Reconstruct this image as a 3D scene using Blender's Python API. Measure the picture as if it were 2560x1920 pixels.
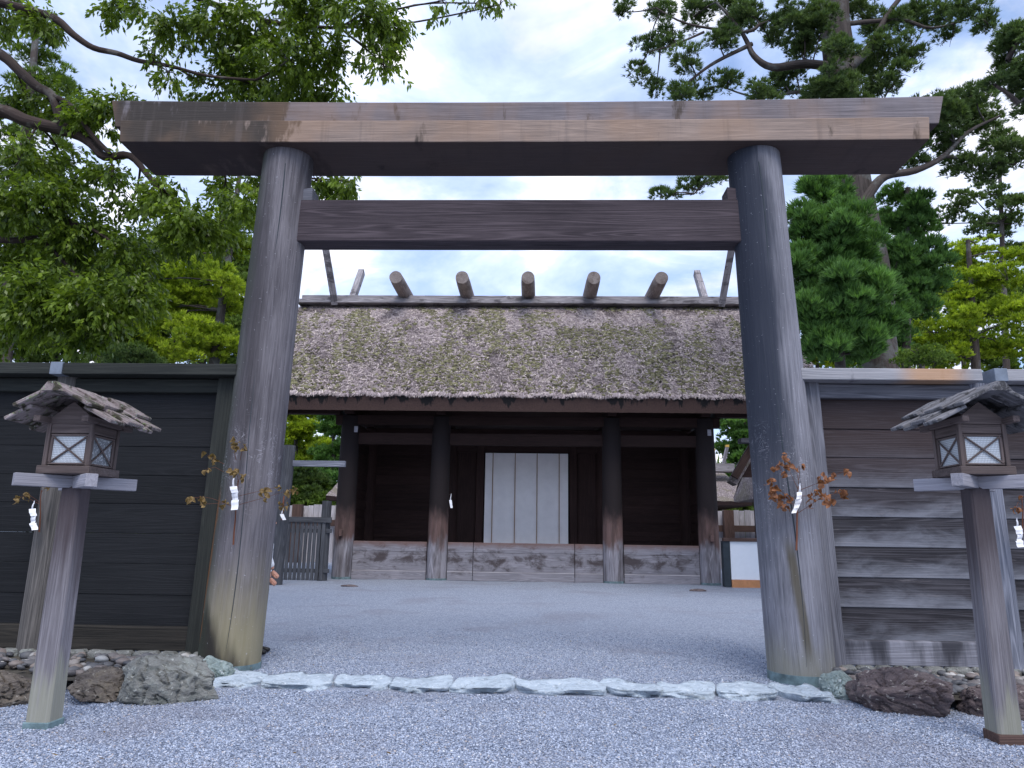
import bpy, math, random
import numpy as np
from mathutils import Vector, Matrix, noise as mn
random.seed(7); RNG=np.random.default_rng(11)
S=bpy.context.scene; C=S.collection
for o in list(bpy.data.objects): bpy.data.objects.remove(o)
R_=math.radians
# ---------------------------------------------------------------- camera
FPX=1790.; CH=1.5
_u=np.array([123,8360,-FPX]); _u/=np.linalg.norm(_u)
_x=np.array([1,0,.0325]); _x[1]=-(_x[0]*_u[0]+_x[2]*_u[2])/_u[1]; _x/=np.linalg.norm(_x)
ROT=np.array([_x,np.cross(_u,_x),_u])
cam=bpy.data.cameras.new('camera'); co=bpy.data.objects.new('camera',cam); C.objects.link(co)
cam.sensor_width=36; cam.lens=FPX/2560*36; cam.clip_end=3000; cam.clip_start=.05
M=Matrix([list(r) for r in ROT]).to_4x4(); M.translation=(0,0,CH); co.matrix_world=M; S.camera=co
def P(px,py,Y):
    """world point seen at photo pixel (px,py) standing at real distance Y"""
    r=ROT@np.array([px-1280,960-py,-FPX]); return Vector(np.array([0,0,CH])+r*(Y/r[1]))
def G(px,py,z=0):
    r=ROT@np.array([px-1280,960-py,-FPX]); return Vector(np.array([0,0,CH])+r*((z-CH)/r[2]))
# ---------------------------------------------------------------- render + world + sun
SUN_EL=56; SUN_AZ=163
S.render.engine='CYCLES'; S.view_settings.view_transform='Standard'; S.view_settings.look='None'
S.view_settings.exposure=0.84; S.view_settings.gamma=1; S.view_settings.use_curve_mapping=False
W=bpy.data.worlds.new('World'); S.world=W; W.use_nodes=True
# ---------------------------------------------------------------- node helper
class NT:
    def __init__(s,tree): s.t=tree; s.N=tree.nodes; s.L=tree.links
    def n(s,ty,props=None,**ins):
        k=s.N.new(ty)
        for a,b in (props or {}).items(): setattr(k,a,b)
        for a,b in ins.items():
            key=int(a[1:]) if a[0]=='i' and a[1:].isdigit() else a.replace('_',' ')
            s.put(k.inputs[key],b)
        return k
    def put(s,i,b):
        if isinstance(b,bpy.types.NodeSocket): s.L.new(b,i)
        elif b is not None:
            if isinstance(b,(tuple,list)) and len(b)==3 and len(getattr(i,'default_value',[0,0,0]))==4: b=(*b,1)
            i.default_value=b
    def math(s,op,a,b=0.,c=None,clamp=False):
        k=s.n('ShaderNodeMath',{'operation':op,'use_clamp':clamp},i0=a,i1=b)
        if c is not None: s.put(k.inputs[2],c)
        return k.outputs[0]
    def vm(s,op,a,b): return s.n('ShaderNodeVectorMath',{'operation':op},i0=a,i1=b).outputs[0]
    def mix(s,f,a,b,mode='MIX'):
        k=s.N.new('ShaderNodeMix'); k.data_type='RGBA'; k.blend_type=mode; k.clamp_factor=True
        s.put(k.inputs[0],f); s.put(k.inputs[6],a); s.put(k.inputs[7],b); return k.outputs[2]
    def noise(s,v,sc=1.,d=4.,r=.55,dist=0.):
        return s.n('ShaderNodeTexNoise',None,Vector=v,Scale=sc,Detail=d,Roughness=r,Distortion=dist).outputs[0]
    def ramp(s,f,pts,interp='LINEAR'):
        k=s.N.new('ShaderNodeValToRGB'); cr=k.color_ramp; cr.interpolation=interp
        while len(cr.elements)<len(pts): cr.elements.new(.5)
        for e,(p,c) in zip(cr.elements,pts):
            e.position=p; e.color=(c,c,c,1) if isinstance(c,(int,float)) else (*c,1)
        s.put(k.inputs[0],f); return k.outputs[0]
    def smooth(s,v,a,b):
        k=s.N.new('ShaderNodeMapRange'); k.interpolation_type='SMOOTHSTEP'
        s.put(k.inputs[0],v); k.inputs[1].default_value=a; k.inputs[2].default_value=b; return k.outputs[0]
    def attr(s,name): return s.n('ShaderNodeAttribute',{'attribute_name':name})
    def xyz(s,v): k=s.n('ShaderNodeSeparateXYZ',None,i0=v); return k.outputs
    def pos(s): return s.n('ShaderNodeNewGeometry').outputs['Position']
    def bump(s,h,st=.3,d=.02): return s.n('ShaderNodeBump',None,Strength=st,Distance=d,Height=h).outputs[0]
    def rnd(s): return s.n('ShaderNodeObjectInfo').outputs['Random']
def material(name,fn):
    m=bpy.data.materials.new(name); m.use_nodes=True; t=NT(m.node_tree); b=t.N['Principled BSDF']
    fn(t,b); return m
w=NT(W.node_tree); bg=w.N['Background']
sky=w.n('ShaderNodeTexSky',{'sky_type':'NISHITA','sun_disc':False,'sun_elevation':R_(SUN_EL),'sun_rotation':R_(SUN_AZ),'air_density':1.,'dust_density':1.,'ozone_density':1.2})
d=w.n('ShaderNodeTexCoord').outputs['Generated']; x,y,z=w.xyz(d)
zz=w.math('ADD',w.math('MAXIMUM',z,0.),.22)
cv=w.n('ShaderNodeCombineXYZ',None,X=w.math('DIVIDE',x,zz),Y=w.math('DIVIDE',y,zz)).outputs[0]
n1=w.noise(w.vm('MULTIPLY',cv,(1.,1.3,1)),1.5,7.,.56,.4); n2=w.noise(cv,6.,5.,.6,.3)
cl=w.math('ADD',w.math('MULTIPLY',n1,.8),w.math('MULTIPLY',n2,.2))
mask=w.ramp(cl,[(.36,.22),(.47,.66),(.57,1.)])
shade=w.ramp(w.noise(w.vm('ADD',cv,(3.1,.4,0)),3.,6.,.6,.5),[(.35,(4.0,5.0,7.7)),(.5,(5.3,6.2,8.4)),(.64,(8.7,8.5,9.0))])
skyc=w.mix(1.,sky.outputs[0],(.9,1.1,1.3),'MULTIPLY')
w.L.new(w.mix(mask,skyc,shade),bg.inputs[0]); bg.inputs[1].default_value=.1
sl=bpy.data.lights.new('sun','SUN'); sl.energy=1.4; sl.angle=R_(34); sl.color=(1,.94,.86)
so=bpy.data.objects.new('sun',sl); C.objects.link(so)
sd=Vector((math.sin(R_(SUN_AZ))*math.cos(R_(SUN_EL)),math.cos(R_(SUN_AZ))*math.cos(R_(SUN_EL)),math.sin(R_(SUN_EL))))
so.rotation_euler=sd.to_track_quat('Z','Y').to_euler()
# ---------------------------------------------------------------- object helpers
def tag(o,label=None,cat=None,group=None,kind=None):
    for k,v in (('label',label),('category',cat),('group',group),('kind',kind)):
        if v: o[k]=v
    return o
def empty(name,loc,label,cat,group=None,kind=None):
    o=bpy.data.objects.new(name,None); C.objects.link(o); o.location=loc; o.empty_display_size=.2
    return tag(o,label,cat,group,kind)
def wloc(o):
    l=Vector((0,0,0))
    while o: l+=o.location; o=o.parent
    return l
def link(name,me,parent=None):
    o=bpy.data.objects.new(name,me); C.objects.link(o); o.parent=parent; return o
class MB:
    def __init__(s): s.v=[]; s.f=[]; s.g=[]; s.h=[]; s.sm=[]
    def add(s,vs,fs,gs,hs=None,smooth=False):
        b=len(s.v); s.v+= [tuple(a) for a in vs]; s.f+=[tuple(b+i for i in f) for f in fs]
        off=Vector((random.uniform(0,40),random.uniform(0,9),random.uniform(0,9)))
        s.g+=[tuple(Vector(a)+off) for a in gs]; s.h+= hs if hs else [0.]*len(vs); s.sm+=[smooth]*len(fs); return s
    def box(s,c,dim,R=None,ax=0,bev=.006,taper=None):
        c=Vector(c); hx,hy,hz=[a/2 for a in dim]; bev=min(bev,.45*min(hx,hy,hz)); R=R or Matrix.Identity(3)
        vs=[];gs=[];hs=[];idx={}
        for sx in(-1,1):
            for sy in(-1,1):
                for sz in(-1,1):
                    for k in range(3):
                        e=[bev if j!=k else 0 for j in range(3)]
                        # vertex k lies on face normal to axis k
                        p=Vector((sx*(hx-e[0]),sy*(hy-e[1]),sz*(hz-e[2])))
                        q=p.copy()
                        if taper: q.x*=1+(taper-1)*(q.z/hz*.5+.5); q.y*=1+(taper-1)*(q.z/hz*.5+.5)
                        idx[sx,sy,sz,k]=len(vs); vs.append(c+R@q); o=[ax]+[j for j in range(3) if j!=ax]
                        gs.append((p[o[0]],p[o[1]],p[o[2]])); hs.append(p.z/hz)
        fs=[]
        I=idx
        for k in range(3):
            a,b=(k+1)%3,(k+2)%3
            for sg in(-1,1):
                q=[]
                for (sa,sb) in((-1,-1),(1,-1),(1,1),(-1,1)):
                    t=[0,0,0]; t[k]=sg; t[a]=sa; t[b]=sb; q.append(I[t[0],t[1],t[2],k])
                fs.append(q if sg>0 else q[::-1])
        for k in range(3):   # edges along axis k
            a,b=(k+1)%3,(k+2)%3
            for sa in(-1,1):
                for sb in(-1,1):
                    t0=[0,0,0];t0[a]=sa;t0[b]=sb;t1=t0[:];t0[k]=-1;t1[k]=1
                    q=[I[(*t0,a)],I[(*t1,a)],I[(*t1,b)],I[(*t0,b)]]; fs.append(q if sa*sb<0 else q[::-1])
        for sx in(-1,1):
            for sy in(-1,1):
                for sz in(-1,1):
                    q=[I[sx,sy,sz,0],I[sx,sy,sz,1],I[sx,sy,sz,2]]; fs.append(q if sx*sy*sz>0 else q[::-1])
        return s.add(vs,fs,gs,hs)
    def bar(s,a,b,wd,th,ax=0,bev=.004,upv=(0,0,1)):
        """square bar from a to b, wd across, th along upv"""
        a,b=Vector(a),Vector(b); X=(b-a).normalized(); Z=Vector(upv); Y=Z.cross(X).normalized(); Z=X.cross(Y)
        return s.box((a+b)/2,((b-a).length,wd,th),Matrix((X,Y,Z)).transposed(),0,bev)
    def tube(s,pts,rad,n=16,caps=True,wob=0.,smooth=True,sq=1.):
        pts=[Vector(p) for p in pts]; rad=[rad]*len(pts) if isinstance(rad,(int,float)) else rad
        vs=[];gs=[];hs=[];L=0; up=None; tot=sum((pts[i+1]-pts[i]).length for i in range(len(pts)-1)) or 1
        for i,p in enumerate(pts):
            t=(pts[min(i+1,len(pts)-1)]-pts[max(i-1,0)]).normalized()
            if up is None: up=Vector((0,1,0)) if abs(t.y)<.9 else Vector((1,0,0))
            a=(up-t*up.dot(t)).normalized(); b=t.cross(a); up=a
            if i: L+=(p-pts[i-1]).length
            for j in range(n):
                an=2*math.pi*j/n; r=rad[i]*(1+wob*mn.noise((math.cos(an)*1.3,math.sin(an)*1.3,L*.9+pts[0].x)))
                o=a*math.cos(an)*r+b*math.sin(an)*r*sq; vs.append(p+o); gs.append((L,math.cos(an)*r,math.sin(an)*r)); hs.append(L/tot*2-1)
        fs=[]
        for i in range(len(pts)-1):
            for j in range(n):
                k=(j+1)%n; fs.append((i*n+j,i*n+k,(i+1)*n+k,(i+1)*n+j))
        s.add(vs,fs,gs,hs,smooth)
        if caps:
            m=len(pts)-1
            s.add([vs[j] for j in range(n)],[tuple(range(n))[::-1]],[gs[j] for j in range(n)])
            s.add([vs[m*n+j] for j in range(n)],[tuple(range(n))],[gs[m*n+j] for j in range(n)])
        return s
    def extr(s,poly,vec,ax=Vector((1,0,0))):
        """closed polygon (3d points, ccw seen from -vec) extruded by vec"""
        poly=[Vector(p) for p in poly]; vec=Vector(vec); n=len(poly)
        vs=poly+[p+vec for p in poly]
        fs=[tuple(range(n))]+[tuple(range(2*n-1,n-1,-1))]+[(i,i+n,(i+1)%n+n,(i+1)%n) for i in range(n)]
        o=ax.orthogonal().normalized(); q=ax.cross(o)
        return s.add(vs,fs,[(v.dot(ax),v.dot(o),v.dot(q)) for v in vs])
    def mesh(s,name,mat,off=Vector((0,0,0))):
        me=bpy.data.meshes.new(name)
        v=[(a[0]-off[0],a[1]-off[1],a[2]-off[2]) for a in s.v]
        me.from_pydata(v,[],s.f); me.update()
        a=me.attributes.new('grain','FLOAT_VECTOR','POINT'); a.data.foreach_set('vector',np.array(s.g,'f').ravel())
        a=me.attributes.new('hv','FLOAT','POINT'); a.data.foreach_set('value',np.array(s.h,'f'))
        me.polygons.foreach_set('use_smooth',s.sm); me.materials.append(mat); return me
    def build(s,name,mat,parent=None,smooth_normals=False):
        off=wloc(parent) if parent else Vector((0,0,0))
        o=link(name,s.mesh(name,mat,off),parent); return o
def quads_mesh(name,V,mat,tint=None,nper=4):
    """V: (n,nper,3) array -> mesh of n polygons"""
    n=len(V); me=bpy.data.meshes.new(name); me.vertices.add(n*nper); me.vertices.foreach_set('co',V.astype('f').ravel())
    me.loops.add(n*nper); me.loops.foreach_set('vertex_index',np.arange(n*nper,dtype='i'))
    me.polygons.add(n); me.polygons.foreach_set('loop_start',np.arange(0,n*nper,nper,dtype='i'))
    me.update(calc_edges=True)
    if tint is not None:
        a=me.attributes.new('tint','FLOAT','POINT'); a.data.foreach_set('value',np.repeat(tint.astype('f'),nper))
    me.materials.append(mat); return me
def tri_mesh(name,V,F,mat,tint=None,smooth=True):
    me=bpy.data.meshes.new(name); me.vertices.add(len(V)); me.vertices.foreach_set('co',V.astype('f').ravel())
    me.loops.add(F.size); me.loops.foreach_set('vertex_index',F.astype('i').ravel())
    me.polygons.add(len(F)); me.polygons.foreach_set('loop_start',np.arange(0,F.size,F.shape[1],dtype='i'))
    me.polygons.foreach_set('use_smooth',np.full(len(F),smooth)); me.update(calc_edges=True)
    if tint is not None:
        a=me.attributes.new('tint','FLOAT','POINT'); a.data.foreach_set('value',tint.astype('f'))
    me.materials.append(mat); return me
def unit(a): return a/np.maximum(np.linalg.norm(a,axis=-1,keepdims=True),1e-9)
_ico={}
def ico(sub):
    if sub not in _ico:
        import bmesh
        b=bmesh.new(); bmesh.ops.create_icosphere(b,subdivisions=sub,radius=1)
        _ico[sub]=(np.array([v.co[:] for v in b.verts]),np.array([[v.index for v in f.verts] for f in b.faces])); b.free()
    return _ico[sub]
# ---------------------------------------------------------------- materials
def wood(name,dark,light,extra=None,rough=.8,bump=.35,fig=.16,sc=1.,pos=(.3,.7),var=.25):
    def fn(t,b):
        g=t.attr('grain').outputs['Vector']
        s1=t.noise(t.vm('MULTIPLY',g,(.8*sc,34*sc,34*sc)),1,6.,.68)
        s2=t.noise(t.vm('MULTIPLY',g,(5*sc,150*sc,150*sc)),1,3.,.6)
        s3=t.noise(t.vm('MULTIPLY',g,(.8,2.4,2.4)),1,4.,.55,.3)
        n0=t.noise(t.vm('MULTIPLY',g,(.16,4.5,4.5)),1,1.5,.45,.15)
        f1=t.math('POWER',t.math('MULTIPLY_ADD',t.math('SINE',t.math('MULTIPLY',n0,170.)),.5,.5),3.)
        fac=t.math('ADD',t.math('MULTIPLY',s1,.50),t.math('MULTIPLY',s3,.36))
        fac=t.math('ADD',fac,t.math('MULTIPLY',t.math('SUBTRACT',s2,.35),.28))
        fac=t.math('ADD',fac,t.math('MULTIPLY',t.math('SUBTRACT',f1,.3),fig))
        col=t.ramp(fac,[(pos[0],dark),(.5,tuple((a+c)/2 for a,c in zip(dark,light))),(pos[1],light)])
        if extra: col=extra(t,col,g)
        k=t.math('MULTIPLY_ADD',t.rnd(),var,1-var/2)
        col=t.mix(1.,col,t.n('ShaderNodeCombineXYZ',None,X=k,Y=k,Z=k).outputs[0],'MULTIPLY')
        t.put(b.inputs['Base Color'],col); b.inputs['Roughness'].default_value=rough
        b.inputs['Specular IOR Level'].default_value=.25
        cr=t.smooth(t.noise(t.vm('MULTIPLY',g,(.5,26,26)),1,3.,.7),.67,.72)
        h=t.math('ADD',t.math('ADD',t.math('MULTIPLY',s2,.35),t.math('MULTIPLY',s1,.8)),t.math('MULTIPLY',f1,.25))
        h=t.math('SUBTRACT',h,cr)
        t.put(b.inputs['Normal'],t.bump(h,bump,.012))
    return material(name,fn)
def darkstreak(t,col,g,c,lo,hi,scale=(1.5,1.5,.25),amt=1.,msk=None):
    p=t.pos(); n=t.noise(t.vm('MULTIPLY',p,scale),1,5.,.62,.3); f=t.smooth(n,lo,hi)
    f=t.math('MULTIPLY',f,amt)
    if msk is not None: f=t.math('MULTIPLY',f,msk)
    return t.mix(f,col,c)
def speck(t,col,c=(.5,.5,.55),lo=.71,amt=.5):
    p=t.pos(); return t.mix(t.math('MULTIPLY',t.smooth(t.noise(p,38.,2.,.5),lo,lo+.04),amt),col,c)
def scuff(t,col,p,z):
    n=t.noise(t.vm('MULTIPLY',p,(2.2,2.2,3.4)),2.,3.,.55,1.1); l=t.smooth(t.math('ABSOLUTE',t.math('SUBTRACT',t.math('FRACT',t.math('MULTIPLY',n,9.)),.5)),.10,.02)
    k=t.smooth(t.noise(t.vm('MULTIPLY',p,(9,9,3)),1,3.),.45,.62); m=t.math('MULTIPLY',t.smooth(z,1.5,2.1),t.smooth(z,3.0,2.5))
    return t.mix(t.math('MULTIPLY',t.math('MULTIPLY',l,k),t.math('MULTIPLY',m,.5)),col,(.48,.47,.52))
def x_pillarL(t,col,g):
    p=t.pos(); x,y,z=t.xyz(p)
    col=darkstreak(t,col,g,(.045,.04,.045),.44,.66,(3,3,.35),.8,t.smooth(z,.6,2.5))
    nz=t.math('ADD',z,t.math('MULTIPLY',t.noise(t.vm('MULTIPLY',p,(5,5,1)),1,3.),.9))
    col=t.mix(t.math('MULTIPLY',t.smooth(nz,1.9,.7),.75),col,(.30,.265,.16))
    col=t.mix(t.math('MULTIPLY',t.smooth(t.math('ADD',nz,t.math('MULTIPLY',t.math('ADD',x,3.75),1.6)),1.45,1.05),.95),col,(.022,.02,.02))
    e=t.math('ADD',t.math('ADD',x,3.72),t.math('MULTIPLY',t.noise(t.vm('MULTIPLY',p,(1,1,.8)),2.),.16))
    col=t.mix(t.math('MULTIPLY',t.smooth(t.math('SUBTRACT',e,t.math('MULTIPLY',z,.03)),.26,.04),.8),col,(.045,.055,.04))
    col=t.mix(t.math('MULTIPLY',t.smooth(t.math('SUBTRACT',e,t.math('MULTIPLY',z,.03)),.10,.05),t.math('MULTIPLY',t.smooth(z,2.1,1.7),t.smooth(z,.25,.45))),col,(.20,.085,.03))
    return scuff(t,speck(t,col),p,z)
def x_pillarR(t,col,g):
    p=t.pos(); x,y,z=t.xyz(p)
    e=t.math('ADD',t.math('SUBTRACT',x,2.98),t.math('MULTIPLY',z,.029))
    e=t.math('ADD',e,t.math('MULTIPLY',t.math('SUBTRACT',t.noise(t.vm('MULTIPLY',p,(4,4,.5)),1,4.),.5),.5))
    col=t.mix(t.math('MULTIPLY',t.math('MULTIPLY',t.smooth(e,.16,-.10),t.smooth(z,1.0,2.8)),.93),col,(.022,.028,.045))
    col=t.mix(t.math('MULTIPLY',t.smooth(t.math('ADD',z,t.math('MULTIPLY',t.noise(t.vm('MULTIPLY',p,(5,5,1)),1,3.),.8)),1.1,.45),.5),col,(.27,.26,.18))
    sx=t.math('ABSOLUTE',t.math('SUBTRACT',t.math('ADD',x,t.math('MULTIPLY',t.noise(p,3.),.06)),t.math('MULTIPLY_ADD',z,-.10,3.0)))
    st=t.math('MULTIPLY',t.smooth(sx,.075,.02),t.math('MULTIPLY',t.smooth(z,1.6,1.3),t.smooth(z,.1,.5)))
    col=t.mix(t.math('MULTIPLY',st,.75),col,(.075,.06,.025))
    return scuff(t,speck(t,col),p,z)
def x_kasagi(t,col,g,off=0.):
    p=t.pos(); x,y,z=t.xyz(p)
    n=t.noise(t.vm('ADD',t.vm('MULTIPLY',p,(2.2,1,.55)),(off,off,off)),1,6.,.65,.25); e=t.math('ADD',n,t.math('MULTIPLY',t.smooth(x,-1.6,-4.6),.22))
    col=t.mix(t.math('MULTIPLY',t.smooth(e,.60,.68),.92),col,(.04,.033,.028))
    n2=t.noise(t.vm('ADD',t.vm('MULTIPLY',p,(7,1,.35)),(off,off,off)),1,4.,.6); col=t.mix(t.math('MULTIPLY',t.smooth(n2,.52,.75),.5),col,(.12,.10,.095))
    n3=t.noise(t.vm('MULTIPLY',p,(1.1,1,.8)),1.,3.); col=t.mix(t.math('MULTIPLY',t.smooth(n3,.42,.68),.35),col,(.33,.20,.12))
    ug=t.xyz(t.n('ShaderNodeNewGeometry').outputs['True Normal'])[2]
    return t.mix(t.math('MULTIPLY',t.smooth(ug,-.3,-.8),.85),col,(.04,.028,.03))  # underside shade painted into the wood colour on downward faces
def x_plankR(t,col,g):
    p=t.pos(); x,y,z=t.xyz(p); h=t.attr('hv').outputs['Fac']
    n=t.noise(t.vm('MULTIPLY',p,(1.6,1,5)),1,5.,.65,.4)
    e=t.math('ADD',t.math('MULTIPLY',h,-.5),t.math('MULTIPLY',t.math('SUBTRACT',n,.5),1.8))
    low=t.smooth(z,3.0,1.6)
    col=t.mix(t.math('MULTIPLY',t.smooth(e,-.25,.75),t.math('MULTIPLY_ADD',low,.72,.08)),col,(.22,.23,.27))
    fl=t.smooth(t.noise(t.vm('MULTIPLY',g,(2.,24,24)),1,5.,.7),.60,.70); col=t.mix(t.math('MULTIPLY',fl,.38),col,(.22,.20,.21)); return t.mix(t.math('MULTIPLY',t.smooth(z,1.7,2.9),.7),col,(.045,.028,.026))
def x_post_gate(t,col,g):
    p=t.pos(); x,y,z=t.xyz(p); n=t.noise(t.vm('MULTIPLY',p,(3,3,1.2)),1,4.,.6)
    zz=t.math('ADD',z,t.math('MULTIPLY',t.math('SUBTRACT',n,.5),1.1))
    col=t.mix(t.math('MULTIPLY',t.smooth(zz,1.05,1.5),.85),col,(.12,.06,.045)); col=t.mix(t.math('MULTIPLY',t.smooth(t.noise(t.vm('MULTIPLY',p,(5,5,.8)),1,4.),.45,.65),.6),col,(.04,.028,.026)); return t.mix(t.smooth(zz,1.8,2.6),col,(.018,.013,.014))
def x_gateboard(t,col,g):
    p=t.pos(); x,y,z=t.xyz(p); n=t.noise(t.vm('MULTIPLY',p,(2.0,1,3.2)),1,6.,.68,.5)
    dz=t.math('ABSOLUTE',t.math('SUBTRACT',z,.68)); m=t.smooth(t.math('SUBTRACT',n,t.math('MULTIPLY',dz,.35)),.36,.60)
    col=t.mix(t.math('MULTIPLY',m,.85),col,(.045,.032,.032)); return t.mix(t.math('MULTIPLY',t.smooth(t.math('ADD',z,t.math('MULTIPLY',n,.3)),1.2,1.45),.8),col,(.16,.09,.075))
def x_moss(t,col,g):
    p=t.pos(); n=t.noise(p,9.,5.,.6,.4); col=t.mix(t.smooth(n,.48,.6),col,(.05,.045,.03))
    n2=t.noise(p,22.,3.,.6,.3); col=t.mix(t.math('MULTIPLY',t.smooth(n2,.60,.66),.7),col,(.17,.22,.09))
    return t.mix(t.math('MULTIPLY',t.smooth(t.noise(p,31.,3.,.6),.64,.68),.8),col,(.38,.42,.36))
def x_lant(t,col,g):
    p=t.pos(); x,y,z=t.xyz(p); n=t.noise(t.vm('MULTIPLY',p,(8,8,.8)),1,4.,.6)
    zz=t.math('ADD',z,t.math('MULTIPLY',t.math('SUBTRACT',n,.5),1.3))
    col=t.mix(t.math('MULTIPLY',t.smooth(zz,.8,1.7),.86),col,(.05,.036,.04))
    return t.mix(t.math('MULTIPLY',t.smooth(zz,.55,.25),.6),col,(.32,.32,.24))
def x_base(t,col,g):
    p=t.pos(); x,y,z=t.xyz(p); n=t.noise(t.vm('MULTIPLY',p,(3.2,1,.6)),1,5.,.6,.3)
    e=t.math('ADD',n,t.math('MULTIPLY',z,.35)); return t.mix(t.math('MULTIPLY',t.smooth(e,.48,.72),.9),col,(.03,.03,.038))
def x_capR(t,col,g):
    p=t.pos(); x,y,z=t.xyz(p); n=t.noise(t.vm('MULTIPLY',p,(2.5,1,1.4)),1,5.,.6)
    col=t.mix(t.math('MULTIPLY',t.smooth(n,.56,.66),.8),col,(.07,.065,.08))
    return t.mix(t.math('MULTIPLY',t.smooth(t.math('ABSOLUTE',t.math('SUBTRACT',x,4.65)),.5,.15),.7),col,(.55,.3,.14))  # warm sunlit patch painted into the cap colour
M_={}
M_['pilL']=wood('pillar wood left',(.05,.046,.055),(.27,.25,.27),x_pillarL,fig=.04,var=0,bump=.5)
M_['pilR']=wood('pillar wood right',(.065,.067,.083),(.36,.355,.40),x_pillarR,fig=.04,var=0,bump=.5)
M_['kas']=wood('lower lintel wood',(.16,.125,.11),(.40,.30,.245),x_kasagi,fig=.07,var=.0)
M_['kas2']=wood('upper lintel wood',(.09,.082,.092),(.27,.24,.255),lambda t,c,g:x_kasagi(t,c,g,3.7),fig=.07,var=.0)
M_['nuki']=wood('tie beam wood',(.025,.019,.024),(.10,.078,.088),fig=.18,var=.05)
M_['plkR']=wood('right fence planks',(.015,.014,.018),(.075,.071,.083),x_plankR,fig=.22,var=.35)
M_['plkL']=wood('left fence planks',(.006,.007,.009),(.018,.019,.022),None,fig=.1,var=.3)
M_['trimL']=wood('left fence timber',(.012,.014,.014),(.045,.048,.042),None,fig=.1)
M_['mossbeam']=wood('left fence base',(.008,.008,.008),(.055,.048,.04),None,fig=.1)
M_['trimR']=wood('right fence timber',(.07,.07,.085),(.25,.25,.285),None,fig=.12)
M_['capR']=wood('right fence cap',(.22,.22,.24),(.42,.41,.43),x_capR)
M_['baseR']=wood('right fence base',(.15,.15,.18),(.34,.34,.39),x_base)
M_['postb']=wood('fence post blue grey',(.07,.08,.11),(.30,.31,.37),None,fig=.2)
M_['postL']=wood('fence post left',(.03,.03,.03),(.22,.20,.19),None,fig=.1)
M_['rust']=wood('rust stained board',(.10,.045,.018),(.26,.12,.045),None)
M_['lantL']=wood('lantern wood',(.08,.072,.08),(.32,.30,.325),x_lant,fig=.08,var=.15)
M_['lantBox']=wood('lantern box wood',(.06,.045,.043),(.20,.155,.145),None,fig=.08)
M_['lantRoofL']=wood('mossy roof boards',(.12,.095,.09),(.42,.35,.35),x_moss,fig=.05,bump=.9)
M_['lantRoofR']=wood('grey roof boards',(.05,.05,.055),(.33,.32,.34),lambda t,c,g:darkstreak(t,c,g,(.03,.03,.032),.5,.6,(9,9,9),.8),fig=.05,bump=.9)
M_['arm']=wood('pale arm wood',(.20,.195,.22),(.42,.405,.45),None,fig=.06)
M_['gpost']=wood('gate post wood',(.15,.145,.165),(.40,.38,.42),x_post_gate,fig=.2,var=.1)
M_['gboard']=wood('gate board wood',(.15,.145,.165),(.33,.315,.35),x_gateboard,fig=.15,var=.12)
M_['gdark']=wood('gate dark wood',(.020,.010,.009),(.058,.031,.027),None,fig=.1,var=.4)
M_['ridge']=wood('ridge wood',(.14,.13,.14),(.42,.39,.41),lambda t,c,g:darkstreak(t,c,g,(.05,.045,.05),.52,.62,(1.2,1.2,3),.7),fig=.25)
M_['log']=wood('ridge log wood',(.13,.10,.09),(.40,.35,.33),lambda t,c,g:darkstreak(t,c,g,(.09,.06,.045),.5,.62,(3,1,3),.5),fig=.1)
M_['picket']=wood('picket wood',(.035,.037,.045),(.12,.125,.14),None)
M_['pale']=wood('pale fence wood',(.30,.28,.30),(.62,.59,.62),None,var=.3)
M_['brown']=wood('barge wood',(.05,.03,.025),(.14,.085,.07),None)
M_['gold']=wood('gilt tip',(.4,.25,.06),(.7,.45,.12),None)
M_['bark']=wood('bark',(.012,.008,.007),(.075,.05,.042),lambda t,c,g:t.mix(t.math('MULTIPLY',t.smooth(t.noise(t.pos(),2.6,5.),.54,.66),.6),c,(.15,.14,.125)),bump=1.,sc=.5,fig=.05)
M_['barkred']=wood('cedar bark',(.022,.017,.015),(.125,.10,.09),lambda t,c,g:t.mix(t.math('MULTIPLY',t.smooth(t.noise(t.pos(),1.4,5.,.65),.5,.62),.55),c,(.16,.17,.165)),bump=1.,sc=.6,fig=.05)
M_['stem']=wood('withered stem',(.10,.035,.02),(.25,.10,.06),None)
def flat(name,c,rough=.7,nz=.12,sc=6.,metal=0.,spec=.3,bp=.15):
    def fn(t,b):
        p=t.pos(); n=t.noise(p,sc,5.,.6,.2)
        a=tuple(v*(1-nz) for v in c); e=tuple(min(1,v*(1+nz)) for v in c)
        t.put(b.inputs['Base Color'],t.ramp(n,[(.3,a),(.7,e)])); b.inputs['Roughness'].default_value=rough
        b.inputs['Metallic'].default_value=metal; b.inputs['Specular IOR Level'].default_value=spec
        t.put(b.inputs['Normal'],t.bump(n,bp,.01))
    return material(name,fn)
M_['paper']=flat('white paper',(.82,.82,.86),.8,.04)
M_['cloth']=flat('white curtain cloth',(.92,.87,.87),.9,.04,3.)
M_['seam']=flat('curtain seam',(.35,.22,.14),.9)
M_['copper']=flat('weathered copper',(.13,.19,.205),.6,.5,9.)
M_['coppercap']=flat('grey copper sheet',(.17,.20,.25),.5,.2,9.)
M_['brass']=flat('brass',(.6,.42,.15),.35,.1,metal=.8)
M_['panel']=flat('white board',(.80,.83,.88),.5,.02)
M_['pbase']=flat('orange timber',(.52,.24,.11),.7,.15)
M_['pside']=flat('dark board side',(.03,.04,.05),.6,.2)
M_['skin']=flat('skin',(.55,.28,.20),.5,.08)
M_['shirt']=flat('white shirt',(.78,.79,.83),.8,.04)
M_['trous']=flat('dark trousers',(.02,.02,.025),.8,.1)
M_['hair']=flat('black hair',(.012,.010,.010),.5,.1)
M_['shoe']=flat('black shoe',(.012,.012,.014),.35,.1)
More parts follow.
